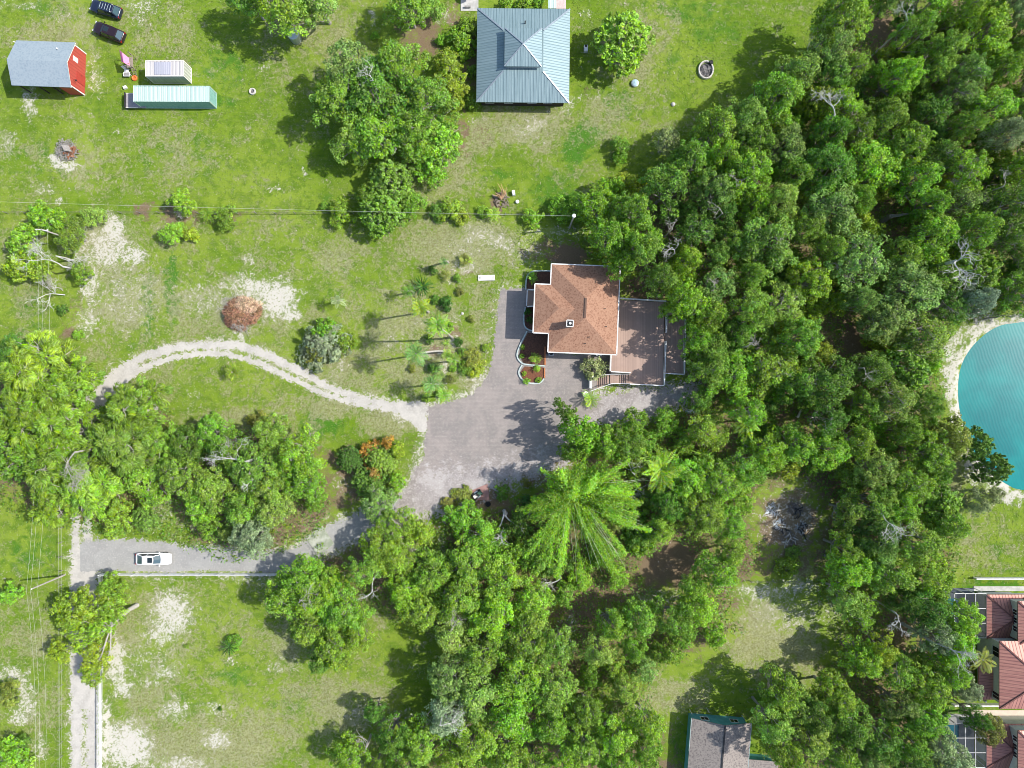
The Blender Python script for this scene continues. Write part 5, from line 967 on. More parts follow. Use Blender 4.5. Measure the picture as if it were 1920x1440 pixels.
# --- hand placed trees
for a in [
 ('oak',520,-8,70,'mid',12.5),('oak',590,-12,55,'soft',12),('oak',460,-15,45,'mid',11),('oak',765,5,52,'mid',10),('scrub',806,8,26,'soft',5),
 ('oak',700,165,78,'dark',12.5),('oak',632,178,62,'mid',12),('oak',655,112,58,'soft',12),('oak',745,118,62,'mid',12),('oak',800,185,62,'mid',12),('oak',710,245,70,'mid',11.5),('oak',655,262,46,'soft',9),('oak',780,245,52,'mid',10),
 ('glossy',812,262,50,'bright',8),('scrub',842,120,34,'yellow',5.),('scrub',848,170,30,'yellow',5),('scrub',800,312,34,'bright',5),('glossy',730,335,46,'lime',7),('scrub',690,372,30,'mid',6),
 ('glossy',712,395,44,'mid',7.5),('scrub',640,396,28,'lime',3.5),('scrub',772,380,26,'bright',4),
 ('glossy',1170,66,58,'lime',8.5),
 ('scrub',75,410,36,'bright',5.2),('oak',130,440,40,'mid',5.8),('scrub',168,404,22,'soft',3.6),('scrub',38,448,34,'lime',5.5),('scrub',34,492,36,'yellow',5.5),('scrub',70,505,24,'yellow',4.5),('scrub',146,508,22,'lime',4),
 ('scrub',335,378,26,'lime',4.5),('scrub',420,404,24,'lime',3.5),('scrub',318,436,24,'lime',3.6),('bush',352,440,16,'yellow',2.5),
 ('lime',58,690,78,'lime',11),('lime',45,775,80,'lime',12),('oak',-12,850,66,'dark',12),('lime',122,722,56,'lime',10),('lime',110,800,66,'lime',11.5),('lime',245,770,72,'lime',10.5),('lime',222,835,72,'mid',10.5),('lime',95,880,72,'lime',11.5),('lime',160,915,62,'lime',11),('lime',92,945,50,'lime',10),('lime',290,830,46,'mid',8),('oak',20,660,40,'dark',9),
 ('oak',268,905,54,'mid',8.5),('scrub',215,978,34,'mid',5),('glossy',264,974,26,'dark',4),('oak',345,835,46,'dark',8),('oak',335,890,50,'mid',9),('oak',395,810,38,'bright',7),
 ('oak',425,850,46,'dark',9),('oak',395,920,50,'mid',9),('oak',372,950,34,'bright',7),('scrub',388,985,30,'lime',6),('oak',500,815,44,'mid',9),('oak',560,850,56,'lime',10),('oak',475,880,52,'mid',10),('oak',505,920,54,'mid',10),('oak',450,960,44,'mid',9),('oak',570,905,44,'bright',9),('oak',508,962,42,'soft',9.5),('oak',470,1008,46,'grey',9.5),('oak',420,1000,20,'soft',6),('scrub',585,938,24,'bright',4.5),
 ('glossy',655,862,26,'deep',3.5),('scrub',692,848,22,'rust',3),('glossy',715,862,32,'mid',4),('scrub',742,846,16,'yellow',4.4),('scrub',725,832,14,'rust',4.2),('glossy',690,905,34,'dark',4),('scrub',700,888,16,'rust',4.4),('scrub',744,905,18,'lime',5),('scrub',735,930,16,'soft',4),
 ('pale',708,950,44,'soft',8),('pale',735,985,44,'lime',8.5),('scrub',780,998,30,'yellow',6),('oak',712,1030,46,'lime',9),('oak',676,1072,42,'mid',9.5),('oak',740,1050,44,'mid',9),('oak',603,1090,34,'lime',8),('oak',560,1085,44,'bright',9.5),
 ('oak',530,1128,50,'bright',10),('oak',590,1125,52,'bright',10.5),('oak',640,1150,54,'bright',10.5),('oak',575,1180,48,'mid',9.5),('oak',625,1215,48,'mid',9.5),('oak',664,1200,36,'lime',9),('oak',600,1240,30,'dark',8),
 ('scrub',868,975,36,'bright',5),('oak',905,1010,46,'bright',7),('scrub',835,1060,36,'mid',6),('oak',880,1060,52,'mid',9),('oak',805,1080,50,'mid',9),('oak',760,1115,44,'bright',9),('oak',940,1090,52,'bright',10),('oak',860,1130,56,'bright',10.5),('oak',790,1150,40,'mid',9),('oak',925,1160,56,'bright',11),('oak',850,1200,50,'soft',10),
 ('oak',1000,1130,46,'bright',10),('oak',985,1200,58,'mid',11),('oak',905,1230,56,'mid',11),('oak',975,1275,58,'mid',11.5),('oak',1050,1215,50,'mid',11),('oak',840,1275,50,'soft',11),('oak',895,1310,56,'soft',11.5),('oak',965,1355,58,'bright',11.5),('oak',1040,1300,54,'mid',11.5),('oak',1035,1370,44,'bright',11),
 ('oak',830,1350,50,'grey',11),('oak',890,1395,54,'mid',11),('oak',790,1400,50,'mid',11),('oak',735,1385,44,'dark',10.5),('oak',700,1340,24,'dark',8),('oak',655,1425,44,'bright',8.5),('oak',950,1430,50,'bright',11),('oak',850,1440,46,'lime',11),('oak',1000,1445,40,'bright',10),('oak',760,1450,44,'dark',9),('oak',700,1450,30,'mid',8),
 ('scrub',1064,772,20,'mid',11),('scrub',1092,812,38,'bright',13),('scrub',1048,755,10,'mid',10),('scrub',1080,845,28,'mid',10),('scrub',1140,840,38,'mid',9),('scrub',1190,800,34,'lime',6),('oak',1175,835,40,'mid',7),('scrub',1215,835,28,'bright',5),('scrub',1250,795,28,'bright',5),('oak',1330,810,46,'lime',7.5),('scrub',1285,825,30,'mid',5),
 ('oak',1290,900,50,'bright',8),('oak',1345,905,54,'bright',9),('oak',1400,870,50,'bright',8.5),('oak',1445,842,46,'bright',9),('oak',1260,950,44,'dark',8),('oak',1320,965,50,'mid',8.5),('oak',1370,985,36,'bright',7),('oak',1240,995,34,'mid',7.5),('scrub',1390,940,34,'bright',6),
 ('scrub',1180,960,32,'mid',5),('scrub',1205,1000,32,'dark',5),('scrub',1152,985,28,'olive',4),('scrub',1135,1040,32,'mid',5),('scrub',1090,1085,28,'bright',5),('scrub',1045,1060,30,'mid',5),('scrub',1000,1050,34,'mid',6),('scrub',962,1040,32,'bright',6),('scrub',975,985,30,'dark',4.5),('scrub',1160,1085,24,'lime',4),('scrub',1020,1010,26,'dark',4),('scrub',1115,925,30,'dark',4),('scrub',1165,925,26,'mid',4),('scrub',1230,935,28,'mid',5),('scrub',1000,950,24,'deep',3.5),('scrub',940,925,16,'dark',2.5),('scrub',1060,1120,26,'mid',5),('oak',1350,1075,48,'bright',9),('oak',1300,1105,34,'mid',8),('oak',1375,1040,32,'mid',8),('oak',1150,1175,40,'bright',10),('oak',1205,1165,44,'mid',10),('oak',1260,1160,46,'dark',10),('oak',1310,1150,44,'bright',9.5),('oak',1125,1225,36,'soft',9.5),('oak',1190,1220,30,'mid',9),
 ('oak',1175,1300,30,'soft',8),('oak',1100,1340,40,'mid',10),('oak',1160,1385,44,'bright',10),('oak',1215,1365,44,'lime',10),('oak',1100,1400,46,'mid',10),('oak',1215,1415,34,'lime',9.5),('oak',1060,1430,40,'bright',10),('oak',1160,1440,40,'bright',10),
 ('scrub',12,1115,22,'bright',4),('bush',12,1308,24,'olive',3),('scrub',10,1420,40,'bright',4.5),('scrub',36,1400,18,'dark',3),
 ('glossy',1840,835,34,'dark',8),('oak',1790,825,50,'olive',9.5),('glossy',1872,880,34,'dark',8),('oak',1745,850,50,'mid',10),('oak',1765,880,44,'dark',9),('oak',1860,928,26,'grey',6),('oak',1835,945,30,'grey',7),
 ('glossy',1770,955,52,'mid',9),('oak',1710,905,52,'mid',10),('oak',1655,880,48,'soft',10),('oak',1690,950,44,'bright',10),('oak',1640,945,48,'mid',10.5),('oak',1600,962,40,'mid',9.5),('oak',1790,985,44,'mid',10),('oak',1730,1020,54,'mid',11),('oak',1650,1010,52,'dark',11),('oak',1592,1035,40,'mid',10),('oak',1600,1070,50,'bright',11),('oak',1680,1080,54,'mid',11),('oak',1750,1085,52,'mid',11),('oak',1655,1040,44,'soft',10),
 ('oak',1745,1140,50,'dark',11),('oak',1700,1130,34,'dark',10),('oak',1810,1165,44,'bright',10),('oak',1795,1215,50,'bright',10.5),('pale',1770,1200,44,'grey',11),('oak',1790,1265,44,'bright',10.5),('oak',1745,1290,46,'mid',10),('oak',1825,1295,30,'grey',7),
 ('pale',1620,1150,44,'lime',10),('oak',1590,1120,40,'soft',10),('oak',1630,1240,46,'lime',9.5),('pale',1690,1265,44,'lime',10),('oak',1660,1215,36,'yellow',9.5),('scrub',1720,1240,30,'soft',6),('oak',1700,1330,40,'soft',9.5),('oak',1740,1350,44,'bright',10),('oak',1510,1330,44,'soft',9),
 ('oak',1570,1310,44,'mid',9.5),('oak',1530,1390,46,'soft',10),('oak',1600,1365,50,'mid',10.5),('oak',1655,1390,50,'dark',10.5),('oak',1580,1425,46,'mid',10),('oak',1710,1400,46,'dark',10.5),('pale',1770,1400,44,'grey',10.5),('oak',1640,1440,44,'soft',10),('oak',1840,1350,26,'dark',9),('oak',1865,1375,34,'olive',9),('oak',1800,1440,44,'grey',10.5),('oak',1480,1425,40,'mid',12.5),('oak',1720,1450,44,'dark',10.5),
 ('oak',1470,1305,44,'mid',11),('oak',1455,1365,42,'soft',12),('oak',1535,1345,40,'dark',10.5),('scrub',1150,1262,30,'lime',5),('scrub',1212,1262,26,'soft',5),('scrub',1255,1225,30,'mid',6),('scrub',1110,1275,24,'bright',6),('scrub',1345,1195,24,'lime',5),('scrub',1285,1200,24,'mid',5),('scrub',1130,1430,30,'bright',6),('scrub',1600,900,34,'mid',7),('scrub',1540,862,28,'bright',5),('oak',1500,835,46,'mid',9.5),('oak',1560,840,46,'bright',10),('oak',1610,830,46,'mid',10),('oak',1590,25,60,'mid',12.5),('oak',1570,85,44,'soft',11.5),
 ('oak',1120,385,46,'bright',7.5),('scrub',1085,385,26,'bright',4),('scrub',1050,390,24,'bright',3.5),('scrub',1000,405,20,'bright',2.5),('oak',1145,440,46,'mid',12),('oak',1195,395,52,'mid',12),('oak',1205,455,50,'bright',12.8),('oak',1168,490,34,'bright',11.5),('oak',1196,470,44,'mid',13.6),('oak',1245,518,40,'mid',13),('oak',1290,560,46,'bright',12.6),('oak',1262,582,24,'bright',11),('oak',1310,632,34,'bright',12),('oak',1335,690,44,'mid',12),
 ('oak',1255,350,54,'dark',11),('oak',1300,300,50,'mid',10.5),('oak',1350,235,50,'mid',11),('oak',1410,215,46,'soft',11),('oak',1465,175,54,'mid',12),('oak',1510,125,50,'soft',12),('pale',1255,260,32,'grey',7),('scrub',1165,270,19,'mid',3.),('bush',1164,294,15,'bright',2.6),
 ('oak',1375,700,56,'bright',9.5),('oak',1330,660,48,'mid',9),('oak',1310,750,34,'dark',6),
 ('bush',862,70,30,'lime',3.2),('bush',880,45,22,'lime',3),('bush',826,70,11,'bright',1.8),('bush',702,66,8,'bright',1.2),('bush',885,130,12,'mid',1.6),('bush',884,190,16,'mid',2),('bush',950,2,14,'lime',1.5),('bush',985,5,18,'lime',1.6),('bush',1010,4,12,'bright',1.5),('bush',870,105,8,'bright',1.),
 ('bush',143,628,10,'bright',1.2),('bush',115,580,11,'dark',1.2),('bush',608,386,10,'mid',1.3),
 ('bush',838,569,14,'deep',1.6),('bush',838,612,11,'bright',1.3),('bush',606,646,46,'grey',3.6),('bush',590,660,24,'olive',3),('bush',640,640,22,'lime',3),('bush',604,622,24,'bright',3.8),
 ('bush',845,390,24,'lime',2.5),('bush',862,402,16,'yellow',2),('bush',820,395,18,'mid',2),('bush',905,395,12,'bright',1.4),
 ('bush',1118,690,24,'grey',2.8),('bush',885,672,22,'olive',1.5),('bush',891,688,20,'yellow',1.3),('bush',872,690,15,'dark',1.3),('bush',912,652,9,'yellow',1.),('bush',812,506,9,'dark',1.6),('bush',858,521,8,'mid',1.2),('bush',815,560,9,'dark',1.3),('bush',862,545,8,'olive',1.1),('bush',805,636,10,'dark',1.7),('bush',858,640,9,'deep',1.4),('bush',868,660,9,'mid',1.2),('bush',812,690,10,'dark',1.8),('bush',842,712,9,'olive',1.3),('bush',800,745,9,'mid',1.2),('bush',826,738,8,'dark',1.2),('bush',772,690,8,'olive',1.),('bush',884,598,7,'olive',.9),('bush',850,690,7,'bright',1.),
 ('bush',994,600,8,'deep',.9),('bush',990,585,7,'deep',.9),('bush',980,650,5,'lime',.7),('bush',978,668,5,'mid',.7),('bush',983,700,5,'lime',.6),('bush',1010,712,6,'mid',.7),('bush',988,714,6,'bright',.7),('bush',1008,690,6,'lime',.8),
 ('bush',480,790,20,'olive',1.8),('bush',396,785,13,'bright',1.4),('bush',350,868,14,'bright',1.5),('bush',1200,870,30,'mid',3),('bush',1240,860,24,'mid',3),('bush',1320,870,26,'mid',3),
 ('bush',865,930,20,'olive',.8),('bush',840,945,16,'olive',.8),('bush',985,905,10,'olive',1),('bush',1460,1190,1,'mid',.3),
 ('bush',1210,1020,30,'mid',3),('bush',1420,820,26,'mid',3),('bush',1480,1065,22,'yellow',1.8),('bush',1490,1035,14,'mid',1),('bush',435,1210,17,'bright',1.5),('bush',348,1213,5,'mid',.6),('bush',412,1330,4,'deep',.5),
 ]:
    if a[3] > 3: plant(*a)
# yellow leaning tree by the lane (its trunk lies over towards the lower left)
for x, y, r, h in ((120,1150,38,6.5),(160,1135,36,7),(200,1105,26,6.5),(150,1190,40,6.5),(175,1235,34,5.5),(105,1225,22,4.8),(205,1150,30,6.5),(165,1270,24,4.5),(180,1183,26,6.)):
    plant('scrub', x, y, r, 'yellow' if x < 180 else 'lime', h, label='W')
# --- fill of the wood on the right
rs = np.random.RandomState(5); gaps = [(1480,975,78),(1430,1130,60),(1500,1190,75),(1690,1190,36),(1420,1250,75),(1500,1270,50),(1350,1250,70),(1650,50,30),(1600,640,26),(1470,1080,60),(1540,890,28),(1680,425,20),(1560,600,16),(1250,425,14),(1690,380,18),(1655,165,14),(1230,545,26),(1205,555,30),(1495,780,26)]
FA = [(1110,350),(1190,335),(1260,300),(1340,250),(1410,210),(1460,160),(1530,110),(1600,20),(1640,-30),(2010,-30),(2010,560),(1850,570),(1800,575),(1770,640),(1750,700),(1755,760),(1770,800),(1720,860),(1560,900),(1470,880),(1420,830),(1380,780),(1330,720),(1300,640),(1300,560),(1200,520),(1120,480)]
cnt = 0
for _ in range(9000):
    x, y = rs.uniform(1090, 2010), rs.uniform(-40, 920)
    if polyd(np.array([x]), np.array([y]), FA)[0] < 4: continue
    r = rs.uniform(34, 70)
    if any((x-g[0])**2+(y-g[1])**2 < (g[2]+r*.75)**2 for g in gaps): continue
    if any((x-q[1])**2+(y-q[2])**2 < (.58*(r+q[3]))**2 for q in PLANTED if q[4] != 'bush'): continue
    kind = 'oak' if rs.rand() < .68 else ('pale' if rs.rand() < .85 else 'glossy')
    t_ = rs.choice(['mid','bright','soft','dark','lime','mid','grey','yellow'], p=[.27,.2,.18,.12,.07,.1,.04,.02])
    plant(kind, x, y, r, t_, rs.uniform(9.5, 12.5)); cnt += 1
# smaller trees in the gaps of the wood
for _ in range(5000):
    x, y = rs.uniform(1090, 1990), rs.uniform(-20, 900)
    if polyd(np.array([x]), np.array([y]), FA)[0] < 4: continue
    r = rs.uniform(22, 34)
    if any((x-g[0])**2+(y-g[1])**2 < (g[2]+r*.6)**2 for g in gaps): continue
    if any((x-q[1])**2+(y-q[2])**2 < (.54*(r+q[3]))**2 for q in PLANTED if q[4] != 'bush'): continue
    plant('scrub', x, y, r, rs.choice(['mid','bright','soft','dark','yellow']), rs.uniform(5, 8))

# --- palms
def palm(label, base, top, h, n=18, L=2.2, tint='mid', fan=False, trunk=True, seed=0, w=.5, droop=.5, name='palm_tree', cat='palm', group=None):
    rs = np.random.RandomState(seed+100); q = P(*base); o = thing(name, label, cat, (q.x,q.y,0), group=group)
    t_ = P(*top, h) if top else Vector((q.x, q.y, h)); d = Vector((t_.x-q.x, t_.y-q.y, h))
    if trunk:
        mb = MB(); pts = [Vector((d.x*u*u, d.y*u*u, h*u)) for u in (0,.2,.4,.6,.8,1)]; mb.tube(pts, [.24,.17,.15,.14,.14,.17], 8); mb.build('trunk', M['palebark'], o, local=True)
    C = []; N = []; T = []; Ls = []; Ws = []; tn = []
    for i in range(n):
        a = 6.283*i/n+rs.uniform(-.15,.15); el = rs.uniform(-.1,1.0) if not fan else rs.uniform(.0,.7); LL = L*rs.uniform(.8,1.1); dr = Vector((math.cos(a)*math.cos(el), math.sin(a)*math.cos(el), math.sin(el)))
        side = Vector((-math.sin(a), math.cos(a), 0)); tb = rs.uniform(.2,.8)
        K_ = 13 if not fan else 5
        for k in range(K_):
            u = (k+.7)/K_; p = d+dr*LL*u+Vector((0,0,-droop*LL*u*u*.6)); tg = (dr+Vector((0,0,-droop*1.2*u))).normalized()
            if fan: C.append(p); N.append(tg.cross(side)); T.append(tg); Ls.append(LL*.4); Ws.append(.16*L/1.6*(1.2-u*.6)); tn.append((tb,rs.rand(),rs.rand()))
            else:
                ww = w*LL*.5*(math.sin(math.pi*min(.97,u*.85+.12)))
                for s in (-1, 1):
                    ld = (side*s+tg*.55+Vector((0,0,-.25))).normalized(); C.append(p+ld*ww*.5); N.append(ld.cross(tg)*s); T.append(ld); Ls.append(ww*1.15); Ws.append(.075*LL/1.4); tn.append((tb,rs.rand(),rs.rand()))
    C, N, T = (np.array([tuple(v) for v in z]) for z in (C, N, T)); N = unit(N*np.sign(N[:,2:3]+1e-6))
    f = mobj('fronds', leaf_mesh('fronds', C, N, np.array(Ls), np.array(Ws), np.array(tn), rs, T), o); c = TINT[tint]; f.color = (*c, 1); return o
palm('tall yellow green palm with a long shadow, uppermost of the three tall palms', (803,585), (787,577), 9, 20, 2.0, 'yellow', seed=1)
palm('tallest green palm with brown base and the longest shadow', (848,633), (819,609), 13, 20, 2.2, 'mid', seed=2)
palm('blue green palm leaning left above reddish soil, lowest of the tall palms', (832,659), (779,663), 10, 18, 2.1, 'blue', seed=3)
palm('pale blue green palm at the curve of the drive', (822,720), (808,719), 6, 18, 2.0, 'blue', seed=4)
palm('round dark green fan palm with a pale heart on the lawn', (794,539), None, 1.1, 40, 1.75, 'deep', fan=True, trunk=False, seed=5, droop=.25, name='fan_palm')
palm('small blue green palm with a long shadow above the fan palm', (840,492), (832,491), 4, 12, 1., 'blue', seed=6)
palm('small dark palm with yellow tips on orange mulch', (871,489), None, .9, 16, 1.3, 'olive', trunk=False, seed=7, name='small_palm')
palm('yellow palmlet touching the dark palm with yellow tips', (881,490), None, .9, 10, .9, 'yellow', trunk=False, seed=27, name='small_palm')
palm('small dark spiky palm right above the fan palm', (838,518), None, .9, 16, 1.05, 'olive', trunk=False, seed=8, name='small_palm')
palm('small green agave beside the reddish trunk base', (838,643), None, .5, 16, .95, 'lime', fan=True, trunk=False, seed=9, name='agave')
palm('small light palm below the agave', (838,664), None, 1., 12, 1.1, 'lime', trunk=False, seed=10, name='small_palm')
palm('thin pale feather palm standing alone with its shadow to the left', (640,564), (633,564), 3., 12, 1.5, 'grey', seed=11)
palm('young palm with yellow fronds inside the loop of the sandy track', (433,698), (436,698), 2.2, 18, 1.5, 'yellow', seed=12)
palm('bluish young palm with white stones around it', (818,690), None, 1., 14, 1.3, 'blue', trunk=False, seed=13, name='small_palm')
palm('small palm below the bluish young palm', (828,704), None, 1., 12, 1.0, 'soft', trunk=False, seed=14, name='small_palm')
palm('bright palmetto in the narrow mulch bed at the house corner', (998,522), None, 1., 16, 1.1, 'bright', trunk=False, seed=15, name='palmetto')
palm('yellow green palm in the wide mulch bed beside the house', (1003,672), None, 1.1, 14, 1.2, 'lime', trunk=False, seed=16, name='palmetto')
palm('small yellow green palm in the red mulch bed', (1006,692), None, .8, 12, .7, 'lime', trunk=False, seed=17, name='palmetto')
palm('small palm at the lower tip of the red mulch bed', (986,715), None, .7, 10, .75, 'bright', trunk=False, seed=18, name='palmetto')
palm('small palm with orange tips beside the wire fence', (926,405), None, 1.4, 16, 1.4, 'lime', trunk=False, seed=19, name='small_palm')
palm('large feather palm spreading between the bamboo and the wood', (1225,872), (1238,880), 8, 22, 4.0, 'lime', seed=20, w=.3, droop=.4)
palm('tall feather palm rising from the wood below the deck', (1380,788), (1400,792), 8, 15, 3.0, 'lime', seed=21, w=.35, droop=.6)
palm('pale fan palm at the lower edge of the clump below the deck', (1312,850), (1318,852), 3, 18, 2.0, 'lime', fan=True, seed=22, droop=.4)
palm('small palm beside the single white wire, left part of the fence', (396,404), None, 1.5, 12, 1.6, 'lime', trunk=False, seed=23, name='small_palm')
palm('dark green spiky palm alone on the sandy lower left field', (436,1207), None, 1.2, 20, 1.6, 'deep', fan=True, trunk=False, seed=24, name='fan_palm', droop=.3)
palm('short green palm between the lowest tall palm and the drive', (858,676), (850,674), 4.5, 16, 1.5, 'mid', seed=41)
palm('slender palm above the pale palm at the curve of the drive', (845,740), (832,741), 5.5, 16, 1.5, 'mid', seed=42)
palm('short palm with a dark crown left of the yellow green palm', (775,548), (765,546), 3.5, 14, 1.3, 'dark', seed=43)
palm('small palm at the foot of the deck stairs', (1106,748), None, 1.2, 12, 1.9, 'lime', trunk=False, seed=25, name='palmetto')
palm('feather palm partly hidden at the corner of the clay tile house', (1830,1232), (1842,1237), 5, 14, 2.4, 'olive', seed=26)
palm('small spiky green plant on the lawn above the dense left trees', (398,788), None, .6, 10, 1.0, 'bright', trunk=False, seed=28, name='small_palm')

# --- bamboo
bb = thing('bamboo_clump', 'giant bright green bamboo clump with pale canes arching out towards the lower right', 'bamboo', P(1066,905)); rs = np.random.RandomState(77)
cn = MB(); C = []; N = []; T = []; tn = []; Ls = []; Ws = []
for i in range(150):
    a = rs.uniform(0, 6.283); px_ = math.cos(a); py_ = math.sin(a); bias = .5+.5*math.cos(a-math.radians(-66)); reach = (3.6+10.*bias**1.4)*rs.uniform(.45,1.12); hgt_ = rs.uniform(6.5,13.)*(1-.25*bias)
    b0_ = Vector((rs.uniform(-1.2,1.2), rs.uniform(-1.2,1.2), 0)); pts = []; tw = rs.uniform(-.28,.28); top = rs.uniform(1.75,2.15)
    for k in range(13):
        u = k/12; r = reach*(u**1.6); aa = a+tw*u*u; pts.append(b0_+Vector((math.cos(aa)*r, math.sin(aa)*r, max(.3, hgt_*math.sin(u*top)))))
    cn.tube(pts, [.05*(1-.07*k) for k in range(13)], 4, cap=False)
    tb = rs.uniform(0,.9); bare = bias > .75 and rs.rand() < .45; wid = rs.uniform(.7,1.35)
    for k in range(3 if not bare else 8, 12):
        p0, p1 = pts[k], pts[k+1]; dr = (p1-p0).normalized()
        m_ = int((p1-p0).length*rs.uniform(45,120))
        for _ in range(m_):
            u = rs.uniform(); p = p0.lerp(p1, u); sd_ = Vector(rs.normal(size=3)); sd_ = (sd_-dr*sd_.dot(dr)).normalized(); rr = wid*abs(rs.normal())*.6*(1.15-.06*k)
            c = p+sd_*rr; td = (sd_*.6+dr*.9+Vector((0,0,-.35))+Vector(rs.normal(size=3))*.3).normalized(); n_ = Vector((0,0,1))+Vector(rs.normal(size=3))*.5; C.append(tuple(c)); N.append(tuple(n_)); T.append(tuple(td)); Ls.append(rs.uniform(.22,.42)); Ws.append(rs.uniform(.08,.14)); tn.append((tb*.6+rs.rand()*.4, rs.rand(), rs.rand()))
C, N, T = np.array(C), unit(np.array(N)), np.array(T); f = mobj('foliage', leaf_mesh('foliage', C, N, np.array(Ls), np.array(Ws), np.array(tn), rs, T), bb); f.color = (.23,.44,.014,1)
for i in range(30):
    a = math.radians(rs.uniform(-100, 5)); reach = rs.uniform(8,14.); hgt_ = rs.uniform(4.5,9.5); pts = []; tw = rs.uniform(-.15,.15); ox, oy = rs.uniform(-1,1), rs.uniform(-1,1)
    for k in range(9): u = k/8; aa = a+tw*u; pts.append(Vector((math.cos(aa)*(reach*u**1.3)+ox, math.sin(aa)*(reach*u**1.3)+oy, max(.2, hgt_*math.sin(u*rs.uniform(2.2,2.3))+.3))))
    cn.tube(pts, [.05*(1-.08*k) for k in range(9)], 4, cap=False)
cn.build('canes', simple('pale_cane', (.52,.55,.38,1), (.36,.42,.24,1), 3), bb, local=True)

# --- bare and dead trees
def bare(label, px, py, H, seed, z0=0., dir0=(0,0,1), mat='deadwood', spread=.7, r0=.16, depth=4, name='dead_tree', drop=0.):
    z = z0; q = P(px, py, z0); o = thing(name, label, 'tree', (q.x,q.y,0)); rs = np.random.RandomState(seed)
    mb = bare_tree_mb(rs, H*.8, depth, spread, r0*.72, start=(0,0,max(0,z0)), dir0=dir0, drop=drop)
    if z0 > 1: mb.tube([(0,0,0),(.1,.1,z0*.5),(0,0,z0)], [r0*1.7,r0*1.3,r0], 7)
    mb.build('branches', M[mat], o, local=True); return o
bare('white bare branched tree sticking out of the crowns left of the shrubs with yellow edges', 462, 866, 10, 1, 7.5, (-1,.25,.25), r0=.2, depth=5)
bare('second white bare limb pointing down from the white bare tree', 470, 880, 6.5, 2, 7.5, (-.15,-1,.2), r0=.18, depth=3)
bare('grey dead tree with curling limbs below the pole in the left trees', 118, 500, 8, 3, 4., (-.9,.35,.35), r0=.13, depth=5)
bare('grey twiggy limbs right of the curling dead tree', 105, 480, 6, 4, 4., (.9,-.5,.2), r0=.09, depth=5)
bare('pale bare tree lying to the left on the left lawn', 122, 553, 8, 5, .3, (-1,.12,.22), r0=.13, spread=.45)
bare('short pale feathery bare tree above the lying one', 118, 545, 6, 6, .3, (-.6,.7,.3), r0=.1, spread=.4, mat='palebark')
bare('pale branching limbs over the feathery left trees', 140, 848, 9, 7, 9., (-.8,-.5,.15), mat='palebark', r0=.13, depth=5)
bare('pale forked branch near the lower edge of the feathery left trees', 128, 915, 5.5, 8, 9., (.6,.2,.15), mat='palebark', r0=.11, depth=3)
bare('white forked dead limbs left of the bamboo', 945, 965, 9, 9, 3., (-.35,-1,.25), r0=.2, depth=3, spread=.5)
bare('second white dead limb reaching down beside the bamboo', 948, 968, 8, 10, 3., (.35,-1,.2), r0=.17, depth=3, spread=.4)
bare('white curly dead branch at the lower left foot of the bamboo', 1050, 1085, 6, 11, 3., (-1,-.35,.2), r0=.15)
bare('grey dead canes heaped right of the bamboo', 1150, 920, 8, 12, 2.5, (1,-.15,.1), r0=.14, spread=.4)
bare('grey dead branches hooping under the large feather palm', 1190, 890, 6, 13, 3., (-.6,.5,.2), r0=.1)
bare('white dead limbs in the wood right of the shingle house', 1265, 475, 5, 14, 9., (-.4,.4,.4), r0=.1)
bare('white lichen covered bare tree in the upper right wood', 1565, 215, 7, 15, 9.5, (-.2,.9,.4), r0=.15)
bare('big white bare tree above the lake', 1790, 490, 10, 16, 10, (-.3,.3,.7), r0=.22)
bare('large brown fallen trunk in the wood above the lake', 1672, 405, 10, 17, 2.5, (1,.45,.15), mat='bark', r0=.35, spread=.35, depth=3)
bare('white branching dead tree in the wood below the lake', 1655, 965, 8, 18, 10, (-.1,-.8,.5), r0=.14)
bare('grey bare tree left of the pool cage', 1750, 1205, 9, 19, 8, (.3,.1,.7), r0=.17)
bare('grey bare limbs left of the tall grey tree by the pool cage', 1680, 1150, 6, 20, 8, (-.2,-.3,.8), r0=.12)
bare('pale bare limbs over the lower left oak', 560, 1130, 6, 21, 8.5, (.5,.3,.6), r0=.09, mat='palebark')
bare('white bare branch between the track of gravel and the lower oaks', 700, 1085, 6, 22, 5.5, (-.1,-.9,.4), r0=.12, depth=3)
bare('white hanging grey moss branches in the lower middle trees', 825, 1360, 7, 23, 11, (.7,.1,.2), r0=.1)
bare('thin bare tree among the middle lower trees', 845, 1185, 6, 24, 8., (.1,.9,.4), r0=.07, mat='palebark')
bare('grey bare branches on the lake shore', 1840, 585, 7, 25, 3.5, (-.5,-.2,.5), r0=.13, mat='palebark')
bare('grey twigs hanging over the lake shore', 1870, 595, 6, 26, 3., (.1,.5,.5), r0=.09, mat='palebark')
bare('slim white trunk leaning beside the drive', 728, 962, 6, 27, 4., (.35,.9,.3), r0=.14, depth=1)
bare('pale slim trunk leaning at the bottom edge', 683, 1410, 6.5, 28, 5., (.5,.8,.35), r0=.14, depth=2, mat='palebark')
bare('grey shrub skeleton beside the short upper fence', 352, 408, 4, 29, .3, (-.3,.3,.6), r0=.1)
bare('white twigs in the middle of the big upper oaks', 705, 165, 6, 30, 10.5, (0,.2,.5), r0=.1)
bare('small white branch in the wood above the fallen trunk', 1700, 45, 5, 31, 9.5, (0,.5,.3), r0=.09)
bare('white lichened twigs hanging in the top wood', 1520, 105, 5, 32, 4., (-.5,0,.3), r0=.1)
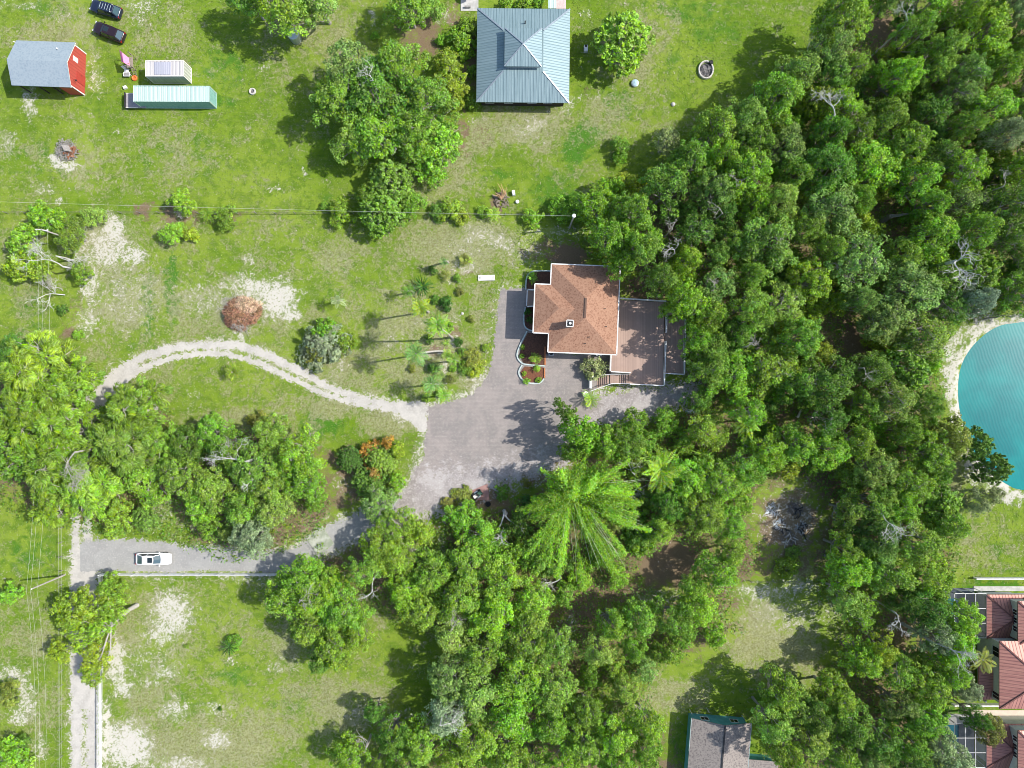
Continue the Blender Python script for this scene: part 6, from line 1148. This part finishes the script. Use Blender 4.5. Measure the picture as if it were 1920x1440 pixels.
for i, (x, y, h, dx, dy) in enumerate(((1335,545,9.5,.5,.3),(1385,345,9.5,-.3,.5),(1450,690,9.5,.4,-.4),(1300,590,9.5,.6,.2),(1620,690,9.5,.5,-.5),(1480,455,9.5,-.5,.3),(1790,290,9.5,-.6,-.1),(1355,400,9.5,-.3,.4),(1400,650,9.5,.3,.6),(1880,350,9.5,.4,.3),(1530,720,9.5,-.5,.4),(1260,430,9.,.2,.6))):
    where = ['right of the deck','in the upper middle of the wood','in the wood right of the lower deck','nearest the upper right corner of the deck','left of the lake','in the centre of the wood','near the yellow crown at the upper right','above the deck','two crowns right of the deck','near the right edge','between the deck and the lake','above the shingle house corner'][i]
    bare('pale bare limb showing through the crowns, '+where, x, y, 4.5, 50+i, h, (dx,dy,.4), r0=.09, depth=3, mat='palebark', name='bare_limb')
# leaning trunk by the lane
lt = thing('leaning_tree', 'yellow leaved tree leaning left over the sandy lane, with a pale forked trunk', 'tree', P(258,1134))
mb = MB(); o_ = P(258,1134); q1 = P(225,1158,2.6); q2 = P(208,1175,3.2)
mb.tube([o_, P(242,1143,1.6), q1, q2], [.38,.32,.26,.2], 8)
for x, y, h in ((120,1150,5),(160,1135,5.5),(200,1105,5.5),(150,1190,5),(175,1235,4.5),(105,1225,4),(205,1150,5),(165,1270,3.6),(198,1250,4)): mb.tube([q2, P((208+x)/2+4,(1175+y)/2+6,3.6), P(x,y,h-1.6)], [.13,.08,.03], 5)
mb.build('trunk', M['palebark'], lt)
for e in [e for e in PLANTED if e[6] == 'W']:
    root = e[0]
    for ch in list(root.children):
        if ch.name.startswith('crown'):
            mw_ = Matrix.Translation(root.location) @ Matrix.Rotation(root.rotation_euler.z, 4, 'Z') @ Matrix.Diagonal((*root.scale, 1)); ch.parent = lt; ch.matrix_basis = Matrix.Translation(-lt.location) @ mw_
        else: bpy.data.objects.remove(ch)
    bpy.data.objects.remove(root)
PLANTED = [e for e in PLANTED if e[6] != 'W']
# brown pile of palm fronds
bp = thing('frond_pile', 'big orange brown heap of dry palm fronds on white sand', 'brush pile', P(453,588)); rs = np.random.RandomState(9); n = 5200
a = rs.uniform(0,6.283,n); r = 3.1*np.sqrt(rs.uniform(0,1,n)); r *= 1+.16*np.sin(3*a+1)+.08*np.sin(7*a); C = np.stack([r*np.cos(a), r*.86*np.sin(a), 1.9*(1-(r/3.2)**2)*rs.uniform(.7,1.1,n)+.05], 1); C[:,0] += (C[:,1]>.4)*.3
N = unit(rs.normal(size=(n,3))*.6+np.array([0,0,.8])); T = unit(np.stack([np.cos(a),np.sin(a),-.4*np.ones(n)],1)+rs.normal(size=(n,3))*.45)
f = mobj('fronds', leaf_mesh('fronds', C, N, rs.uniform(.3,.75,n), rs.uniform(.05,.12,n), rs.uniform(0,1,(n,3)), rs, T, M['dry']), bp); f.color = (.30,.16,.09,1)
C2 = C[:1700]*np.array([.62,.6,.7])+np.array([1.0,1.1,.8]); f2 = mobj('pale_fronds', leaf_mesh('pale_fronds', C2, N[:1700], rs.uniform(.3,.8,1700), rs.uniform(.05,.12,1700), rs.uniform(0,1,(1700,3)), rs, T[:1700], M['dry']), bp); f2.color = (.46,.33,.21,1)
mb = MB(); sticks(mb, Vector((.2,-.9,0)), 2.6, 110, 1.5, .06, R); sticks(mb, Vector((-1.6,1.,0)), 2.2, 60, .7, .05, R); mb.build('branches', M['palebark'], bp, local=True)

for k, (x, y, lb) in enumerate(((1462,985,'heap of grey blue rubble and sticks left of centre in the pink clearing'),(1492,955,'heap of dark rubble in the upper right of the pink clearing'),(1502,990,'dark debris heap at the right side of the pink clearing'),(1478,1008,'low pale debris heap at the lower middle of the pink clearing'),(1447,955,'small debris heap at the upper left of the pink clearing'))):
    q = P(x, y); db = thing('debris_pile', lb, 'debris pile', (q.x,q.y,0)); mb = MB(); sticks(mb, Vector((0,0,0)), 1.2+.4*(k%2), 46, .2, .06, R); mb.build('sticks', M['ash'] if k%2 else M['steel'], db, local=True)
    mb = MB(); sticks(mb, Vector((.3,-.3,0)), 1.5, 12, .25, .12, R); mb.build('rubble', M['black'] if k < 3 else M['stone'], db, local=True)
# --- undergrowth beneath the wood (uncountable)
rs = np.random.RandomState(8); n = 200000; X = rs.uniform(0, 1960, n*2); Y = rs.uniform(-20, 1460, n*2); wb = 14*fract(X, Y)
fd = np.maximum(polyd(X+wb, Y, FOREST), polyd(X+wb, Y, FOREST2)); gp = np.ones(len(X), bool)
for g in gaps[:10]+[(1250,1060,50),(1300,1300,80),(640,880,60),(700,1000,90),(780,1250,70),(1300,1400,70),(760,1040,40),(100,1000,30),(1060,880,70),(1870,1100,80),(1860,1250,70),(1860,1400,70),(1350,1385,75)]: gp &= (X-g[0])**2+(Y-g[1])**2 > (g[2])**2
nz = .5+.5*fract(X, Y, .8); keep = (fd > 4) & gp & (rs.uniform(size=len(X)) < .25+.75*nz); X = X[keep]; Y = Y[keep]; m = len(X)
for (dx0, dy0, dx1, dy1) in ((1140,550,1290,730),(990,490,1170,670),(735,530,960,960)):
    kk = ~((X > dx0) & (X < dx1) & (Y > dy0) & (Y < dy1)); X = X[kk]; Y = Y[kk]
m = len(X); C = np.stack([(X-960)*CAMH/FPX, (720-Y)*CAMH/FPX, rs.uniform(.05,1.,m)**1.5*2.2], 1)
ug = bpy.data.objects.new('undergrowth', leaf_mesh('undergrowth', C, unit(rs.normal(size=(m,3))*.6+np.array([0,0,1])), rs.uniform(.25,.5,m), rs.uniform(.12,.26,m), np.stack([rs.uniform(0,1,m)*.6+.2, rs.uniform(0,1,m), rs.uniform(0,1,m)],1), rs)); COL.objects.link(ug); ug.color = (.13,.25,.022,1); tag(ug, 'low green undergrowth covering the floor of the wood', 'undergrowth', kind='stuff')

# --- grass blades over the lawns (uncountable)
rs = np.random.RandomState(21); n = 260000; X = rs.uniform(-5, 1925, n); Y = rs.uniform(-5, 1445, n); keep = np.ones(n, bool)
keep &= (np.maximum(polyd(X, Y, FOREST), polyd(X, Y, FOREST2)) < 12) & (polyd(X, Y, DRV) < -4) & (polyd(X, Y, YARD) < -2) & (f_loop(X, Y) < -3) & (f_drive2(X, Y) < -3) & (np.abs(X-157) > 28) & (polyd(X, Y, LAKE) < -14) & (blobs(X, Y, SAND) < .55) & (blobs(X, Y, LITTER) < .6)
for (x0_, y0_, x1_, y1_) in ((890,0,1072,200),(50,95,162,180),(265,120,410,210),(232,170,275,206),(998,490,1166,668),(1140,560,1290,730),(860,0,900,25),(1290,1335,1470,1445),(1785,1095,1930,1445),(965,505,1030,725)): keep &= ~((X > x0_) & (X < x1_) & (Y > y0_) & (Y < y1_))
X = X[keep]; Y = Y[keep]; m = len(X); C = np.stack([(X-960)*CAMH/FPX, (720-Y)*CAMH/FPX, rs.uniform(.03,.09,m)], 1); stw = blobs(X, Y, STRAW)
gr = bpy.data.objects.new('grass', leaf_mesh('grass', C, unit(rs.normal(size=(m,3))*.55+np.array([0,0,.9])), rs.uniform(.14,.34,m), rs.uniform(.05,.11,m), np.stack([.15+rs.uniform(0,.5,m)**1.3, np.clip(rs.uniform(.2,.75,m)-.15*stw,0,1), rs.uniform(0,.8,m)*(1-.6*stw)],1), rs)); COL.objects.link(gr); gr.color = (.22,.325,.035,1); tag(gr, 'short grass of the lawns', 'grass', kind='stuff')
# ------------------------------------------------------------------ labels for trees and shrubs
LM = [('brown shingle roof',1095,580),('wooden deck',1225,640),('white car',287,1048),('red barn',85,115),('white container',308,128),('green container',325,178),('metal roof',980,100),('stone fire pit',1323,132),('bamboo clump',1080,960),('lake',1880,760),('top right corner of the photo',1915,5),('sandy heap of fronds',453,588),('teal house',1350,1400),('upper clay tile house',1890,1250),('lower clay tile house',1890,1400),('pool cage',1820,1150),('tilted concrete slab',600,1013),('riding mower',895,925),('fan palm',793,539),('deck stairs',1130,712),('capped utility pole',1076,404),('crossarm pole',77,430),('bare pole',60,1104),('large feather palm',1238,880),('pink bare clearing',1480,975),('dappled clearing',1500,1180),('white bare tree',430,865),('leaning yellow tree',150,1180),('tallest palm',819,609),('fallen brown trunk',1700,395),('bottom left corner',5,1435),('bottom edge centre',960,1438),('tipped root stump',940,375),('loop of the sandy track',430,655),('top edge centre',960,0),('round planter',1765,1288),('white bench in the wood',1497,775),('white patio',880,5),('water tank',556,74),('red mulch bed',998,702),('big white bare tree above the lake',1790,490),('lichened bare tree',1565,215),('left edge centre',2,720),('right edge centre',1918,440),('gravel fork',810,850),('yellow edged shrubs',715,862),('bottom right corner',1915,1435)]
DIRS = ['right of','upper right of','above','upper left of','left of','lower left of','below','lower right of']
seen = set(); KN = {'oak':'clumped oak','pale':'thin crowned tree','lime':'feathery tree','glossy':'dense rounded tree','bush':'shrub','scrub':'small bushy tree'}
def sector(lx, ly, x, y): return int(round(math.degrees(math.atan2(ly-y, x-lx))/45)) % 8
ranks = {}
for kd in set(KN):
    for li_, (ln, lx, ly) in enumerate(LM):
        by = {}
        for i, e in enumerate(PLANTED):
            if e[4] == kd: by.setdefault(sector(lx, ly, e[1], e[2]), []).append((math.hypot(e[1]-lx, e[2]-ly), i))
        for s, l_ in by.items():
            for rk, (dd, i) in enumerate(sorted(l_)): ranks.setdefault(i, []).append((dd*(1+.7*rk), rk, ln, s, kd))
ORD = ['nearest','second','third','fourth','fifth','sixth','seventh','eighth','ninth','tenth']
for i, e in enumerate(PLANTED):
    o = e[0]; 
    if e[6]: o['label'] = e[6]; continue
    for sc_, rk, ln, s, kd in sorted(ranks[i]):
        if rk >= len(ORD): continue
        lb = '%s %s, %s %s the %s' % (TNAME[e[5]], KN[kd], (ORD[rk]+' nearest' if rk else 'nearest'), DIRS[s], ln)
        key = (ln, s, rk, kd)
        if key not in seen and len(lb.split()) <= 16: seen.add(key); o['label'] = lb; break
    o['group'] = {'oak':'oaks of the wood','pale':'thin crowned trees','lime':'feathery trees on the left','glossy':'dense rounded trees','bush':'garden and lawn shrubs','scrub':'small bushy trees'}[e[4]]
# remove the unplaced prototypes (their copies keep the mesh data)
for l_ in protos.values():
    for r in l_:
        for ch in list(r.children): bpy.data.objects.remove(ch)
        bpy.data.objects.remove(r)
print('trees', len(PLANTED), 'filled', cnt)
